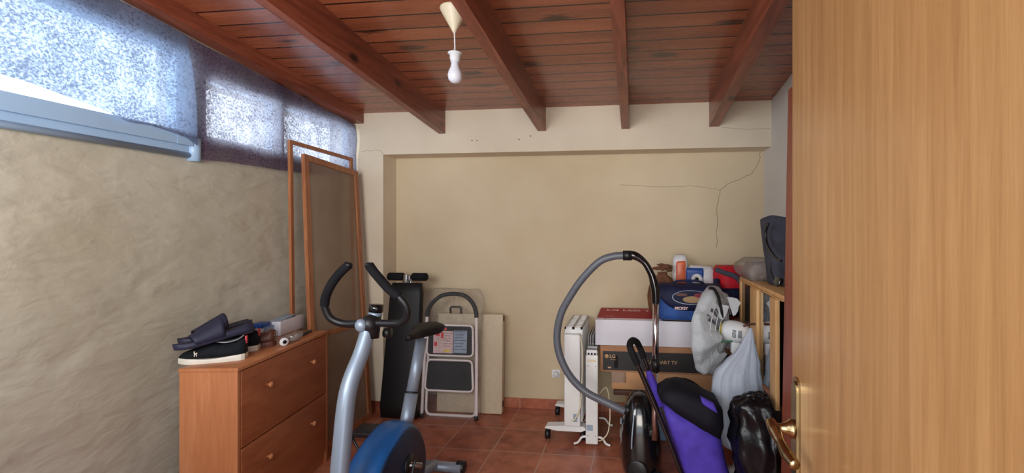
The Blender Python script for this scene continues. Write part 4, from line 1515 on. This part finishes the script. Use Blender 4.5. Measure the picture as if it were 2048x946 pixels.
part('blade', m, 'paperb', t, solid=.002)
# motor housing
mc = fc - A * .055
part('motor', MB().lathe([(.02, -.01), (.050, 0), (.056, .02), (.058, .055), (.055, .085), (.045, .115), (.028, .135), (.006, .142)], mc, -A, 30), 'whitep', t)
m = MB()
side = V((0, -1, 0)) - A * V((0, -1, 0)).dot(A); side.normalize()
for row in range(2):
    for k in range(7):
        ang = R(-18 + k * 6)
        d = side * math.cos(ang) + U * math.sin(ang)
        p = mc - A * (.068 + row * .028) + d * (.0575 - row * .003)
        a_ = p - A * .010; b_ = p + A * .010
        m.tube([a_, b_], .0016, 6, False)
part('vent_slot', m, 'dark', t)
part('neck', MB().obox(mc - A * .06 + V((0, 0, -.075)), (.05, .045, .08), (0, 0, 0), .010), 'whitep', t)
px0 = mc - A * .06
part('pole', MB().cyl(V((px0.x, px0.y, .03)), V((px0.x, px0.y, .70)), .013).cyl(V((px0.x, px0.y, .40)), V((px0.x, px0.y, .70)), .018), 'whitep', t)
part('base', MB().lathe([(.10, 0), (.105, .008), (.095, .022), (.04, .035), (.022, .06)], V((px0.x, px0.y, .001)), (0, 0, 1), 40), 'whitep', t)
part('neck_tape', MB().lathe([(.035, 0), (.036, .02), (.030, .03)], fc - A * .035, -A, 20), 'yellow', t, 'yellow sleeve')
part('twine', MB().tube([mc + V((.03, -.06, -.045)), mc + V((-.01, -.065, -.048)), mc + V((-.05, -.06, -.045)), mc + V((-.075, -.06, -.05))], .004, 6), 'green', t, 'green twine')
# bag: lathe with folds, drawn towards the neck, longer below
rings = []
for k in range(15):
    v = k / 14
    a = .075 - .135 * v
    if v < .25: r = .215 * math.sin(PI / 2 * (v / .25)) ** .55 + .004
    elif v < .6: r = .222
    else: r = .222 - (v - .6) / .4 * .115
    ring = []
    for j in range(64):
        x = 2 * PI * j / 64
        rr = r * (1 + .025 * math.sin(9 * x) * (1 + v) + .04 * v * math.sin(17 * x + 2))
        down = -math.cos(x)
        rr *= 1 + .14 * max(0, down) ** 3 * (0.4 + v)
        # torn open at the upper back
        ring.append(FP(a + .02 * math.sin(5 * x + 1) * v, rr * math.cos(x), rr * math.sin(x)))
    rings.append(ring)
mm = MB()
n = 64
vs = [p for r_ in rings for p in r_]
fs = []
for k in range(14):
    for j in range(n):
        x = 2 * PI * (j + .5) / n
        tear = k >= 10 and (math.cos(x) > .40 and (k + int(2.4 * math.sin(j * 2.3))) > 10)
        if tear: continue
        j2 = (j + 1) % n
        fs.append((k * n + j, k * n + j2, (k + 1) * n + j2, (k + 1) * n + j))
fs.append(tuple(range(n - 1, -1, -1)))
mm.add(vs, fs, True); mm.jitter(.008, 16, 3)
part('plastic_cover', mm, 'poly', t, 'torn white plastic bag')
part('strap', MB().tube([onY(x, y, 2.37 + k * .012) for k, (x, y) in enumerate([(1418, 576), (1428, 578), (1436, 592), (1441, 612), (1446, 638)])], .008, 8), 'black', t, 'black strap')
for pts in ([(1436, 614), (1444, 609), (1458, 612), (1455, 622), (1452, 630), (1446, 640), (1438, 636)],
            [(1454, 594), (1466, 595), (1474, 597), (1482, 606), (1477, 614), (1476, 622), (1471, 630), (1466, 632)]):
    vv = [onY(x, y, 2.41) for x, y in pts]
    m = MB().add(vv, [tuple(range(len(vv)))])
    part('torn_flap', m, 'poly', t, solid=.0015)

# ---------------------------------------------------------------- hanging white carrier bag
hk = onY(1501, 658, 2.2)
t = thing('carrier_bag', 'pale blue-white plastic carrier bag hanging from the mirrored cabinet beside the fan', 'bag', (hk.x - .05, 2.28, .27))
def bagloft(secs, Y, folds, depth, amp, nfold, seed=0, n=64, M_=None):
    """secs: (px_left, px_right, py, depth)"""
    rings = []
    for i, (xl, xr, y, dp) in enumerate(secs):
        a = onY(xl, y, Y); b = onY(xr, y, Y)
        cx_, z = (a.x + b.x) / 2, a.z
        hw = (b.x - a.x) / 2
        ring = []
        for j in range(n):
            x = 2 * PI * j / n
            f = 1 + amp * folds[i] * math.sin(nfold * x + seed + i * .25) + .5 * amp * folds[i] * math.sin((nfold * 2 + 3) * x + seed * 2 - i * .3)
            ring.append(V((cx_ + hw * math.cos(x) * f, Y + dp * math.sin(x) * f, z)))
        rings.append(ring)
    # refine by interpolation
    out = []
    for i in range(len(rings) - 1):
        p0 = rings[max(0, i - 1)]; p1 = rings[i]; p2 = rings[i + 1]; p3 = rings[min(len(rings) - 1, i + 2)]
        for k in range(4):
            tt = k / 4
            out.append([0.5 * ((2 * p1[j]) + (p2[j] - p0[j]) * tt + (2 * p0[j] - 5 * p1[j] + 4 * p2[j] - p3[j]) * tt * tt + (3 * p1[j] - 3 * p2[j] + p3[j] - p0[j]) * tt ** 3) for j in range(n)])
    out.append(rings[-1])
    return out
secs = [(1498, 1504, 656, .006), (1490, 1507, 675, .010), (1474, 1511, 700, .02), (1452, 1515, 722, .035), (1432, 1518, 745, .05), (1425, 1524, 775, .065), (1425, 1530, 810, .07), (1430, 1528, 850, .065), (1440, 1520, 880, .06), (1456, 1500, 896, .03)]
m = MB().loft(bagloft(secs, 2.24, [.5, .8, .9, .9, .8, .6, .5, .4, .4, .3], 0, .10, 9, 1), True, True)
m.jitter(.004, 20, 2)
part('body', m, 'bagw', t)
part('hook', MB().tube([V((hk.x - .02, 2.245, hk.z + .004)), V((hk.x + .01, 2.26, hk.z + .010)), V((CX - .016, 2.30, hk.z + .004))], .006, 8), 'leather', t, 'brown hook')

# ---------------------------------------------------------------- black bin bag
t = thing('bin_bag', 'full black bin bag on the floor at the foot of the mirrored cabinet', 'bag', (.50, 2.0, 0))
def px(y): return y
secs = [(1488, 1535, 792, .03), (1472, 1560, 797, .07), (1460, 1578, 815, .10), (1460, 1590, 850, .115), (1464, 1598, 900, .12), (1470, 1600, 950, .12), (1478, 1598, 1000, .11), (1486, 1590, 1044, .09)]
m = MB().loft(bagloft(secs, 2.0, [1, .9, .7, .5, .4, .35, .3, .2], 0, .09, 11, 3), True, True)
m.jitter(.026, 9, 6).jitter(.014, 24, 3).jitter(.005, 50, 2)
m.bend(lambda c: V((min(c[0], .562 + .0), c[1], max(.001, c[2] * 1.0))))
part('body', m, 'binbag', t)
m = MB()
for k in range(6):
    a = k * 1.05
    m.tube([onY(1512, 798, 2.0), onY(1512, 790, 2.0) + V((.018 * math.cos(a), .018 * math.sin(a), 0)), onY(1512, 790, 2.0) + V((.045 * math.cos(a), .045 * math.sin(a), -.004))], .005, 8, True, [.010, .012, .006])
part('knot', m.jitter(.006, 40, 1), 'binbag', t)

# ---------------------------------------------------------------- vacuum cleaner
t = thing('vacuum_cleaner', 'black canister vacuum standing on end with ribbed grey hose arching over to a chrome wand', 'vacuum cleaner', (.03, 2.42, 0))
vc = V((.035, 2.44, 0))
rings = []
prof = [(0.004, .075, .10), (.02, .098, .125), (.10, .112, .14), (.20, .110, .14), (.30, .098, .13), (.37, .078, .105), (.42, .052, .075), (.445, .030, .04)]
for z, hx, hy_ in prof:
    sh = -.012 * (z / .4)
    rings.append([V((vc.x + sh + hx * math.copysign(abs(math.cos(a)) ** .75, math.cos(a)), vc.y + hy_ * math.copysign(abs(math.sin(a)) ** .75, math.sin(a)), z)) for a in [2 * PI * j / 36 for j in range(36)]])
bd = part('body', MB().loft(rings, True, True), 'gloss_black', t, subsurf=1)
for wx, wz, wr in ((-.020, .085, .055), (.075, .05, .035)):
    part('wheel', MB().lathe([(.02, 0), (wr * .94, .003), (wr, .010), (wr, .018), (wr * .8, .024), (.012, .026)], V((vc.x + wx, vc.y - .118, wz)), (-.2 if wx < 0 else .4, -1, 0), 30), 'black', t)
part('trim_strip', MB().tube([V((vc.x - .04, vc.y - .118, .36)), V((vc.x - .05, vc.y - .142, .26)), V((vc.x - .052, vc.y - .146, .20))], .004, 8), 'silver', t, 'thin silver trim')
part('badge', MB().obox((vc.x - .112, vc.y - .02, .225), (.008, .03, .045), (0, 0, 0), .004), 'chrome', t, 'chrome badge')
part('badge', MB().obox((vc.x - .108, vc.y - .05, .30), (.008, .02, .03), (0, 0, 0), .004), 'silver', t, 'silver button')
hn = onY(1249, 822, 2.38)
part('hose_collar', MB().tube([hn + V((.032, .01, .0)), hn + V((.0, 0, .008))], .026, 20, False, [.030, .024]), 'black', t, 'black hose collar')
part('collar_ring', MB().tube([hn + V((.045, .01, -.01)), hn + V((.030, .01, -.001))], .034, 20, False), 'chrome', t, 'chrome ring')
hp = [onY(x, y, Y) for x, y, Y in [(1249, 822, 2.38), (1215, 806, 2.38), (1172, 784, 2.40), (1140, 752, 2.40), (1120, 712, 2.40), (1114, 672, 2.40), (1122, 628, 2.39), (1142, 590, 2.38), (1166, 556, 2.37), (1198, 524, 2.36), (1225, 513, 2.36), (1250, 511, 2.36)]]
# ribbed hose
dense = []
mb_tmp = MB()
def cr(pts, sub):
    out = []
    for i in range(len(pts) - 1):
        p0 = pts[max(0, i - 1)]; p1 = pts[i]; p2 = pts[i + 1]; p3 = pts[min(len(pts) - 1, i + 2)]
        for k in range(sub):
            tt = k / sub
            out.append(0.5 * ((2 * p1) + (p2 - p0) * tt + (2 * p0 - 5 * p1 + 4 * p2 - p3) * tt * tt + (3 * p1 - 3 * p2 + p3 - p0) * tt ** 3))
    out.append(pts[-1]); return out
dense = cr(hp, 26)
MT['hose'] = simple('grey_hose', (92, 96, 104), 0.4, 0, .05, 10, .02)
part('hose', MB().tube(dense, .019, 14, False, [.0195 + (.0014 if i % 2 else -.0010) for i in range(len(dense))]), 'hose', t, 'ribbed grey hose')
hg = [onY(x, y, 2.36) for x, y in [(1246, 511), (1268, 511), (1288, 524), (1302, 547), (1308, 566), (1311, 582), (1312, 606)]]
part('hand_grip', MB().tube(hg, .02, 16, True, [.022, .023, .017, .018, .022, .023, .021]), 'gloss_black', t, 'black curved hand grip')
part('grip_ring', MB().tube([hg[0], hg[0] + (hg[1] - hg[0]) * .8], .026, 18, False), 'black', t)
wt = onY(1312, 600, 2.36); wb_ = onY(1309, 880, 2.235)
wbm = wt.lerp(wb_, .48)
part('wand', MB().cyl(wt, wbm, .0165, 20), 'chrome', t, 'chrome wand')
part('wand_clip', MB().cyl(wbm + V((0, 0, .035)), wbm - V((0, 0, .03)), .022, 18), 'black', t)
part('wand', MB().cyl(wbm, wb_, .0145, 20), 'chrome', t, 'lower chrome wand')
part('parking_hook', MB().obox(wb_ + V((-.012, .05, .03)), (.03, .10, .03), None, .005), 'black', t)

# ---------------------------------------------------------------- shopping trolley
t = thing('shopping_trolley', 'purple and black fabric shopping trolley with a black loop handle, leaning by the vacuum', 'shopping trolley', (.28, 2.08, 0))
near = [onY(x, y, 2.02) for x, y in [(1368, 960), (1340, 885), (1310, 810), (1280, 740), (1262, 700)]]
base_n = near[0] + (near[0] - near[1]).normalized() * .22
far = [onY(x, y, 2.20) for x, y in [(1279, 694), (1292, 725), (1304, 760), (1330, 830), (1368, 940)]]
hl = [base_n] + near + [onY(1260, 688, 2.06), onY(1265, 681, 2.11), onY(1273, 684, 2.17)] + far + [far[-1] + (far[-1] - far[-2]).normalized() * .12]
part('frame', MB().tube(hl, .0115, 14, True), 'gloss_black', t, 'black tubular frame')
part('grip', MB().tube([near[-2].lerp(near[-1], .3), near[-1], onY(1260, 688, 2.06), onY(1265, 681, 2.11), onY(1273, 684, 2.17), far[0], far[0].lerp(far[1], .7)], .0155, 14, True), 'foam', t, 'foam hand grip')
# bag body as stacked sections: (left px, right px, y px) in a plane at Y=2.1
def tb(secs, n=40, pw=.55):
    rings = []
    for (xl, yl, xr, yr, dp, Y) in secs:
        a = onY(xl, yl, Y); b = onY(xr, yr, Y)
        cc_ = (a + b) / 2; h = (b - a) / 2
        rings.append([cc_ + h * math.copysign(abs(math.cos(x)) ** pw, math.cos(x)) + V((0, dp, 0)) * math.copysign(abs(math.sin(x)) ** pw, math.sin(x)) for x in [2 * PI * j / n for j in range(n)]])
    return rings
body = tb([(1322, 800, 1436, 852, .105, 2.10), (1330, 830, 1441, 880, .108, 2.10), (1342, 870, 1450, 915, .105, 2.10), (1358, 920, 1462, 960, .10, 2.10), (1382, 990, 1480, 1020, .09, 2.10), (1400, 1045, 1490, 1068, .085, 2.10)])
m = MB().loft(body, True, True); m.jitter(.012, 9, 2)
m.bend(lambda c: V((c[0], c[1], max(.06, c[2]))))
part('bag', m, 'purple', t, 'purple fabric bag')
rim = tb([(1318, 790, 1438, 864, .112, 2.10), (1317, 776, 1446, 840, .118, 2.10), (1330, 764, 1444, 815, .112, 2.10), (1345, 758, 1430, 792, .085, 2.10), (1362, 762, 1412, 782, .05, 2.10)])
m = MB().loft(rim, True, True); m.jitter(.012, 14, 5)
part('top_cover', m, 'blackcloth', t, 'black gathered top cover')
part('side_patch', MB().tube([onY(x, y, 2.17) for x, y in [(1297, 742), (1302, 758), (1312, 785), (1322, 812)]], .02, 10, True, [.012, .02, .022, .014]), 'purple', t)
m = MB().loft(tb([(1400, 792, 1428, 806, .012, 2.0), (1404, 806, 1436, 826, .012, 1.995)], 16), True, True)
part('inner_patch', m, 'purple', t)
for Y in (1.98, 2.24):
    w0 = base_n.copy()
    cw = V((.36, Y, .075))
    part('wheel', MB().lathe([(.02, -.012), (.07, -.012), (.075, -.006), (.075, .006), (.07, .012), (.02, .012)], cw, (0, 1, 0), 30), 'black', t)
part('axle', MB().cyl(V((.36, 1.98, .075)), V((.36, 2.24, .075)), .006), 'steel', t)
part('base_plate', MB().box((.26, 2.0, .05), (.46, 2.22, .062), bev=.004), 'black', t)
